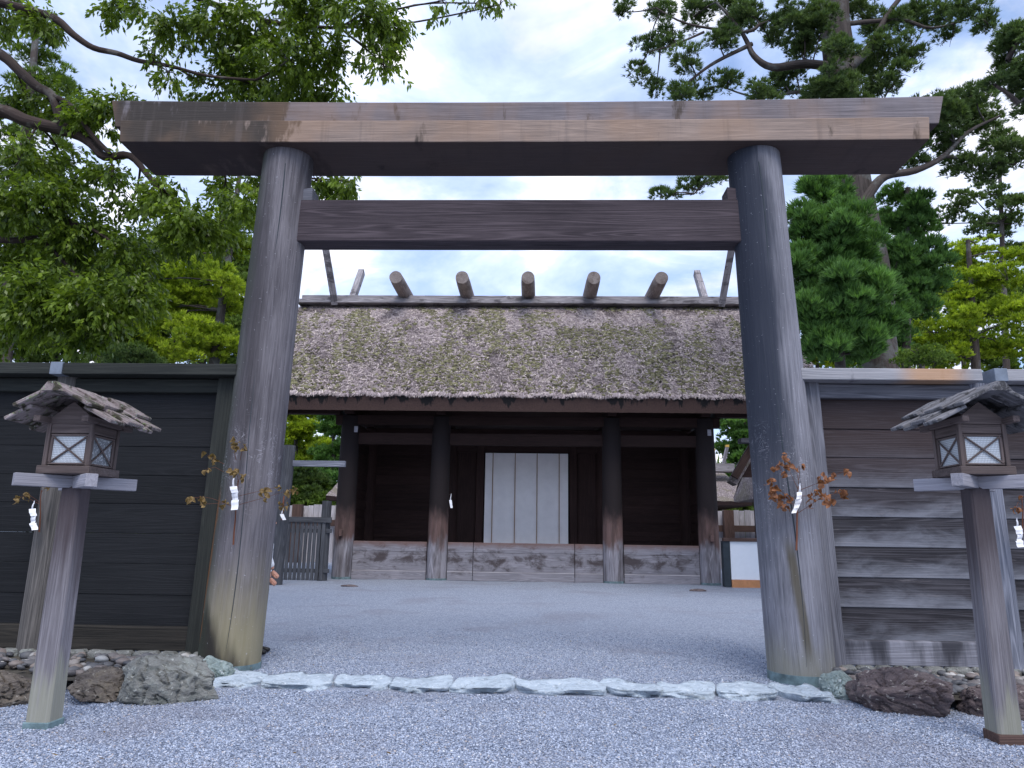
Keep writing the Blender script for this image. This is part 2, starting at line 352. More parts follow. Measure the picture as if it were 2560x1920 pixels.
M_['wire']=flat('wire',(.25,.25,.26),.4,.1,metal=.6)
M_['eye']=flat('eye',(.05,.04,.04),.2,.1)
def f_pane(t,b):
    p=t.pos(); v=t.n('ShaderNodeTexVoronoi',{'feature':'DISTANCE_TO_EDGE'},Vector=t.vm('MULTIPLY',p,(1,1,.8)),Scale=85.,Randomness=.15).outputs['Distance']
    e=t.smooth(v,.13,.07); t.put(b.inputs['Base Color'],t.mix(e,(.66,.70,.74),(.20,.21,.23))); b.inputs['Roughness'].default_value=.35
    t.put(b.inputs['Normal'],t.bump(e,.4,.002))
M_['pane']=material('frosted pane with wire mesh',f_pane)
def leafmat(name,dark,light,trans=.35,rough=.45):
    def fn(t,b):
        k=t.attr('tint').outputs['Fac']; col=t.ramp(k,[(0.,dark),(.55,tuple((a+c)*.45 for a,c in zip(dark,light))),(1.,light)])
        t.put(b.inputs['Base Color'],col); b.inputs['Roughness'].default_value=rough; b.inputs['Specular IOR Level'].default_value=.35
        tr=t.n('ShaderNodeBsdfTranslucent',None,Color=t.mix(1.,col,(1.1,1.15,.5),'MULTIPLY')).outputs[0]
        mx=t.n('ShaderNodeMixShader',None,i0=trans,i1=b.outputs[0],i2=tr).outputs[0]
        t.L.new(mx,t.N['Material Output'].inputs[0])
    return material(name,fn)
M_['lf_oak']=leafmat('broad leaves',(.022,.055,.01),(.30,.42,.055),.45,.30)
M_['lf_yel']=leafmat('yellow green conifer',(.09,.18,.014),(.66,.78,.07),.45,.6)
M_['lf_mid']=leafmat('mid green conifer',(.04,.09,.02),(.26,.38,.06),.35,.6)
M_['lf_ced']=leafmat('cedar needles',(.03,.07,.025),(.20,.29,.085),.35,.6)
M_['lf_grn']=leafmat('dense green cedar',(.03,.09,.028),(.26,.48,.12),.38,.6)
M_['lf_dry']=leafmat('withered leaf',(.13,.045,.02),(.42,.18,.08),.25,.5)
M_['lf_dryg']=leafmat('dull withered leaf',(.10,.06,.02),(.36,.24,.09),.25,.6)
def f_straw(t,b):
    k=t.attr('tint').outputs['Fac']; col=t.ramp(k,[(0.,(.08,.065,.065)),(.35,(.29,.24,.245)),(.75,(.58,.49,.50)),(1.,(.82,.72,.64))])
    t.put(b.inputs['Base Color'],col); b.inputs['Roughness'].default_value=.9; b.inputs['Specular IOR Level'].default_value=.15
M_['straw']=material('thatch straw',f_straw)
def f_mossm(t,b):
    k=t.attr('tint').outputs['Fac']; t.put(b.inputs['Base Color'],t.ramp(k,[(0.,(.07,.065,.035)),(.6,(.175,.165,.085)),(1.,(.29,.275,.15))])); b.inputs['Roughness'].default_value=1.
    t.put(b.inputs['Normal'],t.bump(t.noise(t.pos(),40.,3.),.8,.03))
M_['moss']=material('roof moss',f_mossm)
def f_thatch(t,b):
    p=t.pos(); n=t.noise(t.vm('MULTIPLY',p,(1,.5,.5)),14.,6.,.7,.5); n2=t.noise(p,1.6,4.)
    col=t.ramp(n,[(.3,(.06,.048,.048)),(.5,(.21,.175,.175)),(.7,(.42,.36,.36))])
    t.put(b.inputs['Base Color'],t.mix(t.math('MULTIPLY',t.smooth(n2,.45,.6),.4),col,(.13,.12,.05)))
    b.inputs['Roughness'].default_value=1.; t.put(b.inputs['Normal'],t.bump(n,.9,.06))
M_['thatch']=material('weathered thatch',f_thatch)
def f_eave(t,b):
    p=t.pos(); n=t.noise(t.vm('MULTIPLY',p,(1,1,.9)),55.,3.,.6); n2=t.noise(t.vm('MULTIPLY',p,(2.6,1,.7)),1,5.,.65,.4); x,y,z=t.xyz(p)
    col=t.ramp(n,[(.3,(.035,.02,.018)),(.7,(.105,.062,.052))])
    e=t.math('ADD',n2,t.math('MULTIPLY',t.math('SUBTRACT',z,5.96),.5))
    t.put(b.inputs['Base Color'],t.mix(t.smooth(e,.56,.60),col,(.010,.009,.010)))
    b.inputs['Roughness'].default_value=1.; t.put(b.inputs['Normal'],t.bump(n,.8,.02))
M_['eave']=material('cut reed eave',f_eave)
def f_gravel(t,b):
    p=t.pos()
    def lay(sc):
        v=t.n('ShaderNodeTexVoronoi',None,Vector=p,Scale=sc,Randomness=1.); return v.outputs['Color'],v.outputs['Distance']
    c1,d1=lay(62.); c2,d2=lay(27.)
    r=t.xyz(c1)[0]; col=t.ramp(r,[(0.,(.15,.18,.25)),(.35,(.29,.335,.43)),(.75,(.41,.46,.56)),(1.,(.68,.72,.80))])
    col=t.mix(t.math('MULTIPLY',t.smooth(d1,.35,.62),.6),col,(.13,.14,.18))
    col=t.mix(.28,col,t.ramp(t.xyz(c2)[1],[(0.,(.22,.25,.32)),(1.,(.50,.55,.66))]))
    pt=t.noise(p,.55,5.,.6,.5); col=t.mix(t.math('MULTIPLY',t.smooth(pt,.5,.68),.38),col,(.21,.20,.235))
    t.put(b.inputs['Base Color'],col); b.inputs['Roughness'].default_value=.85
    h=t.math('SUBTRACT',t.math('MULTIPLY',pt,1.),d1); t.put(b.inputs['Normal'],t.bump(h,.9,.02))
M_['gravel']=material('gravel ground',f_gravel)
def f_gstone(t,b):
    r=t.rnd(); col=t.ramp(r,[(0.,(.09,.115,.17)),(.3,(.22,.26,.35)),(.65,(.34,.385,.49)),(.92,(.50,.55,.65)),(.97,(.42,.36,.33)),(1.,(.74,.78,.84))])
    t.put(b.inputs['Base Color'],col); pt=t.noise(t.pos(),.55,5.,.6,.5); t.put(b.inputs['Base Color'],t.mix(t.math('MULTIPLY',t.smooth(pt,.5,.68),.38),col,(.21,.20,.235))); b.inputs['Roughness'].default_value=.75
M_['gstone']=material('gravel stone',f_gstone)
def rockmat(name,c1,c2,c3,pale,sc=1.):
    def fn(t,b):
        p=t.pos(); n=t.noise(p,5*sc,8.,.68,.8); n2=t.noise(t.vm('MULTIPLY',p,(1,1,2.4)),8*sc,6.,.7,1.6); n3=t.noise(p,19*sc,4.,.6,.6)
        col=t.ramp(n,[(.3,c1),(.5,c2),(.68,c3)])
        col=t.mix(t.math('MULTIPLY',t.smooth(n2,.56,.64),.6),col,tuple(v*.45 for v in c1))
        col=t.mix(t.math('MULTIPLY',t.smooth(n3,.60,.68),.75),col,pale)
        t.put(b.inputs['Base Color'],col); b.inputs['Roughness'].default_value=.8
        t.put(b.inputs['Normal'],t.bump(t.math('ADD',n,t.math('MULTIPLY',n2,.6)),.9,.05))
    return material(name,fn)
M_['rockg']=rockmat('grey green rock',(.10,.115,.105),(.20,.20,.19),(.27,.29,.27),(.48,.5,.47))
M_['rockb']=rockmat('brown rock',(.07,.055,.05),(.15,.125,.105),(.24,.20,.15),(.48,.44,.38))
M_['rockr']=rockmat('dark reddish rock',(.055,.04,.045),(.12,.09,.092),(.20,.155,.145),(.46,.42,.38))
M_['rockp']=rockmat('pale green rock',(.17,.22,.21),(.26,.32,.31),(.35,.42,.41),(.62,.66,.66))
M_['slab']=rockmat('blue white threshold stone',(.34,.41,.48),(.50,.58,.66),(.60,.68,.75),(.84,.88,.92),1.4)
def f_cob(t,b):
    r=t.rnd(); col=t.ramp(r,[(0.,(.05,.055,.07)),(.35,(.12,.125,.14)),(.6,(.20,.17,.165)),(.82,(.27,.22,.19)),(.94,(.36,.37,.38)),(1.,(.6,.58,.55))])
    n=t.noise(t.pos(),30.,4.); t.put(b.inputs['Base Color'],t.mix(t.math('MULTIPLY',n,.4),col,(.1,.09,.08),)); b.inputs['Roughness'].default_value=.6
M_['cobble']=material('river cobble',f_cob)
def f_soil(t,b):
    n=t.noise(t.pos(),4.,6.); t.put(b.inputs['Base Color'],t.ramp(n,[(.3,(.03,.026,.02)),(.7,(.08,.07,.055))])); b.inputs['Roughness'].default_value=1.
M_['soil']=material('dark soil',f_soil)
# ---------------------------------------------------------------- ground
def sheet(name,x0,x1,y0,y1,z,mat,nx=1,ny=1,amp=0,kind='structure'):
    xs=np.linspace(x0,x1,nx+1); ys=np.linspace(y0,y1,ny+1); X,Y=np.meshgrid(xs,ys); Z=np.full_like(X,z)
    if amp: Z=Z+np.array([[amp*mn.noise((a*.7,b*.7,3.)) for a in xs] for b in ys])
    V=np.stack([X,Y,Z],-1).reshape(-1,3); i=np.arange(nx)[None,:]+np.arange(ny)[:,None]*(nx+1)
    F=np.stack([i,i+1,i+nx+2,i+nx+1],-1).reshape(-1,4)
    return tag(link(name,tri_mesh(name,V,F,mat)),kind=kind)
sheet('forest_floor',-400,400,-60,900,-.03,M_['soil'])
sheet('gravel_ground',-16,16,-8,46,0.,M_['gravel'],80,120,.022)
# loose stones lying on the near ground: instances of small stones
def gravel_stones():
    n=400000; Yv=3.7*(12.5/3.7)**RNG.random(n)**1.0; Xv=(RNG.random(n)*2-1)*(.80*Yv+.3)
    ok=~((np.abs(Xv+.1)<3.2)&(Yv>7.42)&(Yv<8.2)); ok&=~((np.abs(Xv+.2)>3.3)&(Yv>7.3)); ok&=RNG.random(n)<np.clip((13-Yv)/4,.05,1); Xv=Xv[ok]; Yv=Yv[ok]
    Z=np.array([.022*mn.noise((a*.7,b*.7,3.)) for a,b in zip(Xv,Yv)])+RNG.random(len(Xv))*.006
    me=bpy.data.meshes.new('gravel'); me.from_pydata(np.stack([Xv,Yv,Z],-1).tolist(),[],[]); o=link('gravel',me)
    tag(o,kind='stuff'); V,F=ico(1); src=[]
    for k in range(3):
        Q=V*(1+.35*(RNG.random((len(V),1))-.5)); Q=Q*np.array([1,.75,.5])
        ob=bpy.data.objects.new('gravel_stone',tri_mesh('gravel_stone',Q*.0082,F,M_['gstone'],smooth=False)); src.append(ob)
    ng=bpy.data.node_groups.new('scatter','GeometryNodeTree'); ng.interface.new_socket('Geometry',in_out='INPUT',socket_type='NodeSocketGeometry'); ng.interface.new_socket('Geometry',in_out='OUTPUT',socket_type='NodeSocketGeometry')
    N=ng.nodes; L=ng.links; gi=N.new('NodeGroupInput'); go=N.new('NodeGroupOutput'); ip=N.new('GeometryNodeInstanceOnPoints')
    jn=N.new('GeometryNodeGeometryToInstance')
    for ob in src:
        oi=N.new('GeometryNodeObjectInfo'); oi.inputs['Object'].default_value=ob; L.new(oi.outputs['Geometry'],jn.inputs[0])
    L.new(gi.outputs[0],ip.inputs['Points']); L.new(jn.outputs[0],ip.inputs['Instance']); ip.inputs['Pick Instance'].default_value=True
    rv=N.new('FunctionNodeRandomValue'); rv.data_type='FLOAT_VECTOR'; rv.inputs[0].default_value=(-.5,-.5,0); rv.inputs[1].default_value=(.5,.5,6.28); L.new(rv.outputs[0],ip.inputs['Rotation'])
    rs=N.new('FunctionNodeRandomValue'); rs.data_type='FLOAT'; rs.inputs[2].default_value=.55; rs.inputs[3].default_value=1.35; L.new(rs.outputs[1],ip.inputs['Scale'])
    L.new(ip.outputs[0],go.inputs[0]); md=o.modifiers.new('scatter','NODES'); md.node_group=ng
gravel_stones()
# ---------------------------------------------------------------- torii
TX=-.24; TY=8.52
tor=empty('torii_gate',(TX,TY,0),'tall weathered wooden gate of two leaning round pillars and a long double lintel','gate')
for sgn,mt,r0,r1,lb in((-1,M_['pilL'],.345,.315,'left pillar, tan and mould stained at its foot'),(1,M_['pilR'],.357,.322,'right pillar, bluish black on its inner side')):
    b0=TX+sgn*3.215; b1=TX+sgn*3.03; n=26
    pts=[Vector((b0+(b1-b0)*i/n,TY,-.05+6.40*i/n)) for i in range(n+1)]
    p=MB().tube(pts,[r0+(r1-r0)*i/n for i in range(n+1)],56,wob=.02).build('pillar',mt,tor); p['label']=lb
    q=MB().tube([(b0,TY,-.05),(b0,TY,.07 if sgn<0 else .10)],[r0+.008]*2,48).build('foot_band',M_['copper'],p)
    # drying crack, a thin recessed black slit in the trunk
    cx=.10 if sgn<0 else -.10
    cp=[]
    for i in range(1,n):
        a=-math.pi/2+cx*2+.10*math.sin(i*.35); f=i/n; r=(r0+(r1-r0)*f)*(1+0); cp.append(Vector((b0+(b1-b0)*f+math.cos(a)*(r-.004)*1.0,TY+math.sin(a)*(r-.004),-.05+6.4*f)))
    MB().tube(cp,[.002+.006*abs(math.sin(i*.21)) for i in range(len(cp))],6).build('crack',M_['pside'],p)
def bowbeam(x0,x1,y0,y1,z0,z1,bow,slant,mt,name,n=24,peak=0.):
    b=MB(); vs=[];gs=[]
    for i in range(n+1):
        u=i/n*2-1; zz=bow*u*u; 
        for (yy,zb,k) in((y0,z0,0),(y0,z1,1),((y0+y1)/2,z1+peak,1),(y1,z1,1),(y1,z0,0)):
            x=(x0+x1)/2+(x1-x0)/2*u+(slant*u*(1 if k else 0)); c=.008*(1 if k else -1)
            vs.append(Vector((x,yy,zb+zz))); gs.append((x,yy,zb))
    m=5; fs=[(i*m+j,(i+1)*m+j,(i+1)*m+(j+1)%m,i*m+(j+1)%m) for i in range(n) for j in range(m)]
    fs+=[tuple(range(m)),tuple(range(n*m+m-1,n*m-1,-1))]
    b.add(vs,fs,gs); o=b.build(name,mt,tor); mod=o.modifiers.new('b','BEVEL'); mod.width=.014; mod.segments=2; mod.limit_method='ANGLE'; return o
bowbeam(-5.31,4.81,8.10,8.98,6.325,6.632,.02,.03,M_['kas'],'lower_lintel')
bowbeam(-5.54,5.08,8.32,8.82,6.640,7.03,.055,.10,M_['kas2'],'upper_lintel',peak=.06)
MB().box((TX,TY,5.40),(6.14,.30,.565),bev=.012).build('tie_beam',M_['nuki'],tor)
for s in(-1,1):
    a=TX+s*3.0
    MB().extr([(a,TY-.13,5.684),(a-s*.36,TY-.13,5.684),(a-s*.36,TY-.13,5.86),(a,TY-.13,5.80)][::s],(0,.26,0)).build('wedge',M_['trimR'] if s<0 else M_['nuki'],tor)
# ---------------------------------------------------------------- fences
def fence(sgn):
    L=sgn<0
    o=empty('board_fence',(-6.3 if L else 6.1,8.6,.0),'dark green-black board fence left of the big gate' if L else 'grey-blue weathered board fence right of the big gate','fence')
    mp,mt,mc,mb=(M_['plkL'],M_['trimL'],M_['trimL'],M_['mossbeam']) if L else (M_['plkR'],M_['trimR'],M_['capR'],M_['baseR'])
    xs=-3.80 if L else 3.36; xe=-9.6 if L else 9.2; xp=-5.80 if L else 5.27; w0=.05
    zs=[.43,.78,1.11,1.45,1.79,2.13,2.48,2.82,3.20]
    if L: zs=[.43,.78,1.13,1.48,1.83,2.17,2.52,2.87,3.20]
    th=R_(-.5 if L else -2.)
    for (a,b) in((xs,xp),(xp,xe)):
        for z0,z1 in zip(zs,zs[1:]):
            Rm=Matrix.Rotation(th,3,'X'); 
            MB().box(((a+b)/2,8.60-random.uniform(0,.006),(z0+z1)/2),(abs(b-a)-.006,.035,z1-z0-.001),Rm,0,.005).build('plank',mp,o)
        MB().box(((a+b)/2,8.53,.305),(abs(b-a)-.05,.10,.265),bev=.012).build('base_beam',mb,o)
        MB().box(((a+b)/2,8.555,3.265),(abs(b-a)-.006,.13,.17),bev=.01).build('top_rail',mt,o)
    x0=-3.60 if L else 3.11
    for (a,b) in((x0,xp-.06 if not L else xp+.06),(xp+(.08 if not L else -.08),xe)):
        MB().box(((a+b)/2,8.575,3.43),(abs(b-a),.56,.14),bev=.008).build('cap_board',mc,o)
    MB().box((xp+(.0 if L else .15)-(.02 if L else 0),8.575,3.4325),(.15,.572,.152),bev=.004).build('joint_cover',M_['coppercap'],o)
    MB().tube([(xp,8.56,-.1),(xp,8.56,3.36)],[.15,.135],24).build('post',M_['postL'] if L else M_['postb'],o)
    xj=-3.80 if L else 3.28
    MB().bar((xj+(-.05 if L else .07),8.50,.12),(xj-(-.02 if L else 0),8.50,3.36),.09,.20,upv=(1,0,0)).build('jamb_board',mt,o)
    if False: MB().bar((-3.745,8.47,.14),(-3.60,8.47,2.2),.03,.085,upv=(1,0,0)).build('edge_batten',M_['rust'],o)
fence(-1); fence(1)
# ---------------------------------------------------------------- pebble beds with cobbles, edging stones
def blob(V,ax,amp,fr,seed,cut=0):
    V=V.copy(); n=np.array([mn.noise((v[0]*fr+seed,v[1]*fr,v[2]*fr)) for v in V]); V*= (1+amp*n)[:,None]
    if cut:
        rg=np.random.default_rng(seed)
        for _ in range(cut):
            d=unit(rg.normal(size=3)); h=rg.uniform(.55,.8); e=V@d; k=e>h; V[k]-= (e[k]-h)[:,None]*d*.9
    return V*np.array(ax)
cob=[tri_mesh('cobble',blob(ico(2)[0],(1,.75,.5),.35,1.1,i*7+1),ico(2)[1],M_['cobble']) for i in range(7)]
def pebble_bed(sgn):
    L=sgn<0; xa,xb=(-6.8,-3.35) if L else (3.05,6.6)
    bed=sheet('pebble_bed',xa,xb,7.15,8.75,.10,M_['soil'],4,4)
    if L: bed['label']='bed of river cobbles below the left fence'
    else: bed['label']='bed of river cobbles below the right fence'
    rg=random.Random(5+sgn); pl=[]
    while len(pl)<230:
        x=rg.uniform(-6.2,-3.45) if L else rg.uniform(3.2,5.9); y=rg.uniform(7.3,8.38); r=rg.uniform(.035,.085)
        pl.append((x,y,r))
    for x,y,r in pl:
        o=link('cobble',cob[rg.randrange(7)],bed); o.location=(x,y,.12+rg.uniform(0,.035)); o.scale=(r,r,r); o.rotation_euler=(rg.uniform(-.3,.3),rg.uniform(-.3,.3),rg.uniform(0,6.28))
    x=xa if L else 3.35
    while x<(-3.75 if L else xb):
        wd=rg.uniform(.16,.36); b=MB().box((x+wd/2,8.46,.115),(wd-.015,.16,.13),Matrix.Rotation(rg.uniform(-.06,.06),3,'Y'),bev=.03); b.build('edging_stone',M_['rockg'],bed); x+=wd
pebble_bed(-1); pebble_bed(1)
# ---------------------------------------------------------------- boulders
def boulder(px,py,ax,rz,mat,label,seed,z=0):
    V=blob(ico(6)[0],(1,1,1),.22,1.2,seed,9); n=np.array([mn.fractal((v[0]*3+seed,v[1]*3,v[2]*3),.8,2.1,6) for v in V]); V*=(1+.09*n)[:,None]
    n=np.array([abs(mn.noise((v[0]*4+v[2]*2+seed,v[1]*5,v[2]*1.5))) for v in V]); V*=(1-.10*(n<.06))[:,None]
    V=V*np.array(ax); c,s_=math.cos(rz),math.sin(rz); V=V@np.array([[c,s_,0],[-s_,c,0],[0,0,1]])
    o=link('boulder',tri_mesh('boulder',V,ico(6)[1],mat)); o.location=(px,py,ax[2]*.35+z); tag(o,label,'rock','boulders edging the beds'); return o
boulder(-3.36,7.02,(.46,.36,.33),.1,M_['rockg'],'large grey rock with green streaks between the left lantern and the gate pillar',3)
boulder(-3.98,6.98,(.34,.33,.19),.3,M_['rockb'],'brown lichened rock just right of the left lantern post',9)
boulder(-4.85,6.80,(.48,.36,.20),-.2,M_['rockb'],'pale blotched rock at the far left behind the lantern post',15)
boulder(-3.38,7.86,(.24,.20,.17),.4,M_['rockp'],'small pale green rock against the foot of the left gate pillar',21)
boulder(3.42,7.22,(.56,.42,.28),-.12,M_['rockr'],'large dark reddish rock between the right gate pillar and the right lantern',27)
boulder(3.10,7.80,(.24,.24,.17),.5,M_['rockp'],'small pale green rock against the foot of the right gate pillar',33)
boulder(4.18,7.10,(.38,.33,.22),.2,M_['rockr'],'dark angular rock directly behind the right lantern post',39)
boulder(4.85,7.00,(.36,.36,.23),-.3,M_['rockr'],'rock at the far right edge beyond the right lantern post',45)
# ---------------------------------------------------------------- threshold stones
th=empty('stone_threshold',(-.1,7.75,0),'row of flat blue-white stones across the gateway between the pillars','threshold')
edges=[512,655,832,975,1131,1287,1506,1641,1792,1940,2066]
rg=random.Random(3)
for i,(a,b) in enumerate(zip(edges,edges[1:])):
    yb=7.72+.0*i; xa=P(a,1715,yb).x; xb=P(b,1715,yb).x
    n=28; m=8; top=[];D=rg.uniform(.24,.30); sh=rg.uniform(-.08,.08)
    V,F=ico(4); Q=V.copy(); e=4.; nr=(np.abs(Q[:,0])**e+np.abs(Q[:,1])**e)**(1/e)+1e-6; hyp=np.hypot(Q[:,0],Q[:,1]); Q[:,:2]*=(hyp/nr)[:,None]*0+ (1/nr*np.minimum(1,hyp*1.25))[:,None]
    Q[:,2]=np.clip(Q[:,2]*1.6,-1,.8)
    nn=np.array([mn.fractal((v[0]*1.5+i*5,v[1]*1.5,v[2]),.8,2.1,5) for v in V]); 
    X=Q[:,0]*(xb-xa)/2*.985+Q[:,1]*sh; Yv=Q[:,1]*D*(1+.5*nn); Z=Q[:,2]*.050+nn*.032*(Q[:,2]>0)
    X=X+nn*.012
    o=link('stone',tri_mesh('stone',np.stack([X,Yv,Z],-1),F,M_['slab']),th); o.location=((xa+xb)/2+.1,rg.uniform(-.03,.03),rg.uniform(.0,.012))
# ---------------------------------------------------------------- lanterns
def lantern(cx,cy,dz,lb,seed,mroof):
    rg=random.Random(seed); o=empty('wooden_lantern',(cx,cy,0),lb,'lantern','wooden post lanterns before the fences')
    zb=1.95+dz
    Hh=zb-.09
    pst=MB().box((cx,cy,Hh/2-.02),(.192,.192,Hh+.04),ax=2,bev=.018,taper=.84).build('post',M_['lantL'],o)
    MB().box((cx,cy,.02),(.206,.206,.06 if dz<.04 else .12),bev=.006).build('foot_band',M_['copper'] if dz<.04 else M_['brown'],o)
    for k in(-1,1):
        dd=Vector((.7071,-.7071*k,0))*.45
        c=Vector((cx,cy,zb-.052-(0.002 if k>0 else 0)))
        MB().bar(c-dd,c+dd,.088,.104 if k>0 else .100,bev=.003).build('cross_arm',M_['arm'],o)
    s=.195
    MB().box((cx,cy,zb+.035),(2*s+.05,2*s+.05,.066),bev=.005).build('box_base',M_['lantBox'],o)
    for sx in(-1,1):
        for sy in(-1,1): MB().box((cx+sx*(s-.016),cy+sy*(s-.016),zb+.245),(.034,.034,.35),ax=2,bev=.003).build('corner_post',M_['lantBox'],o)
    zw0,zw1=zb+.075,zb+.335
    for nx,ny in((0,-1),(0,1),(-1,0),(1,0)):
        t=Vector((-ny,nx,0)); nrm=Vector((nx,ny,0)); c=Vector((cx,cy,0))+nrm*(s-.022); hw=s-.034
        f=MB()
        f.bar(c-t*hw+Vector((0,0,zw0+.012)),c+t*hw+Vector((0,0,zw0+.012)),.018,.016); f.bar(c-t*hw+Vector((0,0,zw1-.012)),c+t*hw+Vector((0,0,zw1-.012)),.018,.016)
        for q in(-1,1): f.bar(c+t*q*(hw-.011)+Vector((0,0,zw0+.024)),c+t*q*(hw-.011)+Vector((0,0,zw1-.024)),.022,.02,upv=nrm)
        w_=f.build('window',M_['lantBox'],o)
        l=MB(); a=hw-.014
        l.bar(c-t*a+nrm*.004+Vector((0,0,zw0+.02)),c+t*a+nrm*.004+Vector((0,0,zw1-.02)),.012,.014,upv=nrm.cross(t)); l.build('lattice',M_['lantBox'],w_)
        l=MB(); l.bar(c+t*a+nrm*.008+Vector((0,0,zw0+.02)),c-t*a+nrm*.008+Vector((0,0,zw1-.02)),.012,.014,upv=nrm.cross(t)); l.build('lattice',M_['lantBox'],w_)
        MB().bar(c-t*a-nrm*.008+Vector((0,0,(zw0+zw1)/2)),c+t*a-nrm*.008+Vector((0,0,(zw0+zw1)/2)),.004,zw1-zw0-.04,bev=.001).build('pane',M_['pane'],w_)
        MB().bar(c-t*(hw+.0)+Vector((0,0,zw1+.04)),c+t*(hw+.0)+Vector((0,0,zw1+.04)),.028,.075).build('head_rail',M_['lantBox'],o)
    zr=zb+.69; ze=zb+.40; hwid=.47
    for q in(-1,1):
        y=cy+q*(s-.02)
        MB().extr([(cx-.24,y-.012,zb+.415),(cx+.24,y-.012,zb+.415),(cx,y-.012,zr-.09)],(0,.024,0)).build('gable_board',M_['lantBox'],o)
        MB().box((cx+q*.20,cy,zb+.44),(.055,.66,.05),ax=1,bev=.004).build('purlin',M_['lantBox'],o)
    sl=math.atan2(zr-.05-ze,hwid)
    for side in(-1,1):
        D=Vector((side*math.cos(sl),0,-math.sin(sl))); Nn=Vector((side*math.sin(sl),0,math.cos(sl))); top=Vector((cx,cy,zr-.05)); Ls=hwid/math.cos(sl)
        n=4
        for i in range(n):
            u=(i+.5)/n*2-1
            for tier in(0,1):
                half=.47 if tier==0 else .40
                y=u*half*(n-.2)/n; wd=half*2/n+(.035 if i%2 else .0)
                s0,s1=(0.0,.60+rg.uniform(-.05,.05)) if tier==0 else (.46,.97+rg.uniform(-.07,.06))
                lift=(.040 if tier==0 else .0)+(.026 if i%2 else 0)+rg.uniform(0,.006)
                a=top+D*Ls*s0+Nn*lift+Vector((0,y,0)); b=top+D*Ls*s1+Nn*(lift-(.008 if tier==0 else 0))+Vector((0,y+rg.uniform(-.01,.01),0))
                MB().bar(a,b,wd,.031,bev=.006,upv=Nn).build('roof_board',mroof,o)
    MB().extr([(cx-.085,cy-.50,zr-.055),(cx+.085,cy-.50,zr-.055),(cx+.03,cy-.50,zr+.02),(cx-.03,cy-.50,zr+.02)],(0,1.0,0),Vector((0,1,0))).build('ridge_cap',mroof,o)
lantern(-3.83,5.93,0.,'wooden post lantern on the left with mossy lichened roof boards',2,M_['lantRoofL'])
lantern(3.66,6.12,.10,'wooden post lantern on the right with dry grey roof boards',8,M_['lantRoofR'])
# ---------------------------------------------------------------- gate building
GX=-.32
gb=empty('thatched_gate_hall',(GX,29,0),'thatched gate hall with ridge logs in the courtyard, seen through the big gate','shrine building')
PX=[-6.74,-3.40,2.76,6.10]; PYs=[25.8,29,32.2]
for yy in PYs:
    for x_ in PX:
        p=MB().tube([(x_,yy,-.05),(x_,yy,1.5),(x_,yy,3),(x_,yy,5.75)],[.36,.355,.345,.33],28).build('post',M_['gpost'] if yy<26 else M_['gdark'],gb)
        if yy<26:
            MB().tube([(x_,yy,-.05),(x_,yy,.075)],.365,28).build('foot_band',M_['copper'],p)
            if abs(x_-GX)>5: 
                s=1 if x_>GX else -1
                MB().box((x_+(.28 if s<0 else -.1)*1.0-(.0 if s<0 else -.2),yy-.345,5.24),(.13,.02,.22),bev=.003).build('tenon_plate',M_['arm'],p)
                MB().box((x_+.02*s,yy-.38,1.56),(.13,.16,.24),bev=.02).build('peg',M_['gpost'],p)
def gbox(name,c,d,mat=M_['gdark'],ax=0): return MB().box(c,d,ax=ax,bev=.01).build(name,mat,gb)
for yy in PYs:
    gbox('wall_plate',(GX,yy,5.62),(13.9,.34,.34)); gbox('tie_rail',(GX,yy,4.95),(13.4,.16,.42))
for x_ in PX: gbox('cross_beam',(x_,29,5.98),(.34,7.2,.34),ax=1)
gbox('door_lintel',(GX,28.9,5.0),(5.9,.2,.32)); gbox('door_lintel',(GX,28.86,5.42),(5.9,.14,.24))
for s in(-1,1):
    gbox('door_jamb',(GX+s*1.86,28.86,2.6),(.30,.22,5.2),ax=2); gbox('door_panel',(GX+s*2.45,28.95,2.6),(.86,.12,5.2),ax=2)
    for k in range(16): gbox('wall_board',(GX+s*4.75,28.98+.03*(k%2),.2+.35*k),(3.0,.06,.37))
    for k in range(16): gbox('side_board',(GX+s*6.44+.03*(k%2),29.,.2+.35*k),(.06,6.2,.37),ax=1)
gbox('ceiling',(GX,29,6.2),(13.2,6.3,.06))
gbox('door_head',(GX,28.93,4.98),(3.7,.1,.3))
for s in(-1,1): gbox('door_backing',(GX+s*.96,29.1,2.6),(1.9,.1,5.0),ax=2)  # unseen backing added behind the curtain to block bright gaps at the jambs
# low boards between the front posts
def section(x0,x1):
    for (z0,z1,dy) in((.0,.285,-.03),(.31,.95,0),(.955,1.30,0)):
        gbox('low_sill' if z0==0 else 'low_board',((x0+x1)/2,25.74+dy,(z0+z1)/2),(x1-x0-.02,.09,z1-z0),M_['gboard'])
    gbox('gap_light_strip',((x0+x1)/2,25.73,.298),(x1-x0-.02,.10,.022),M_['pale'])  # pale strip painted in for the light showing through the gap
section(-6.39,-3.76); section(-3.04,-2.13); section(-2.13,1.42); section(1.42,2.41); section(3.12,5.74)
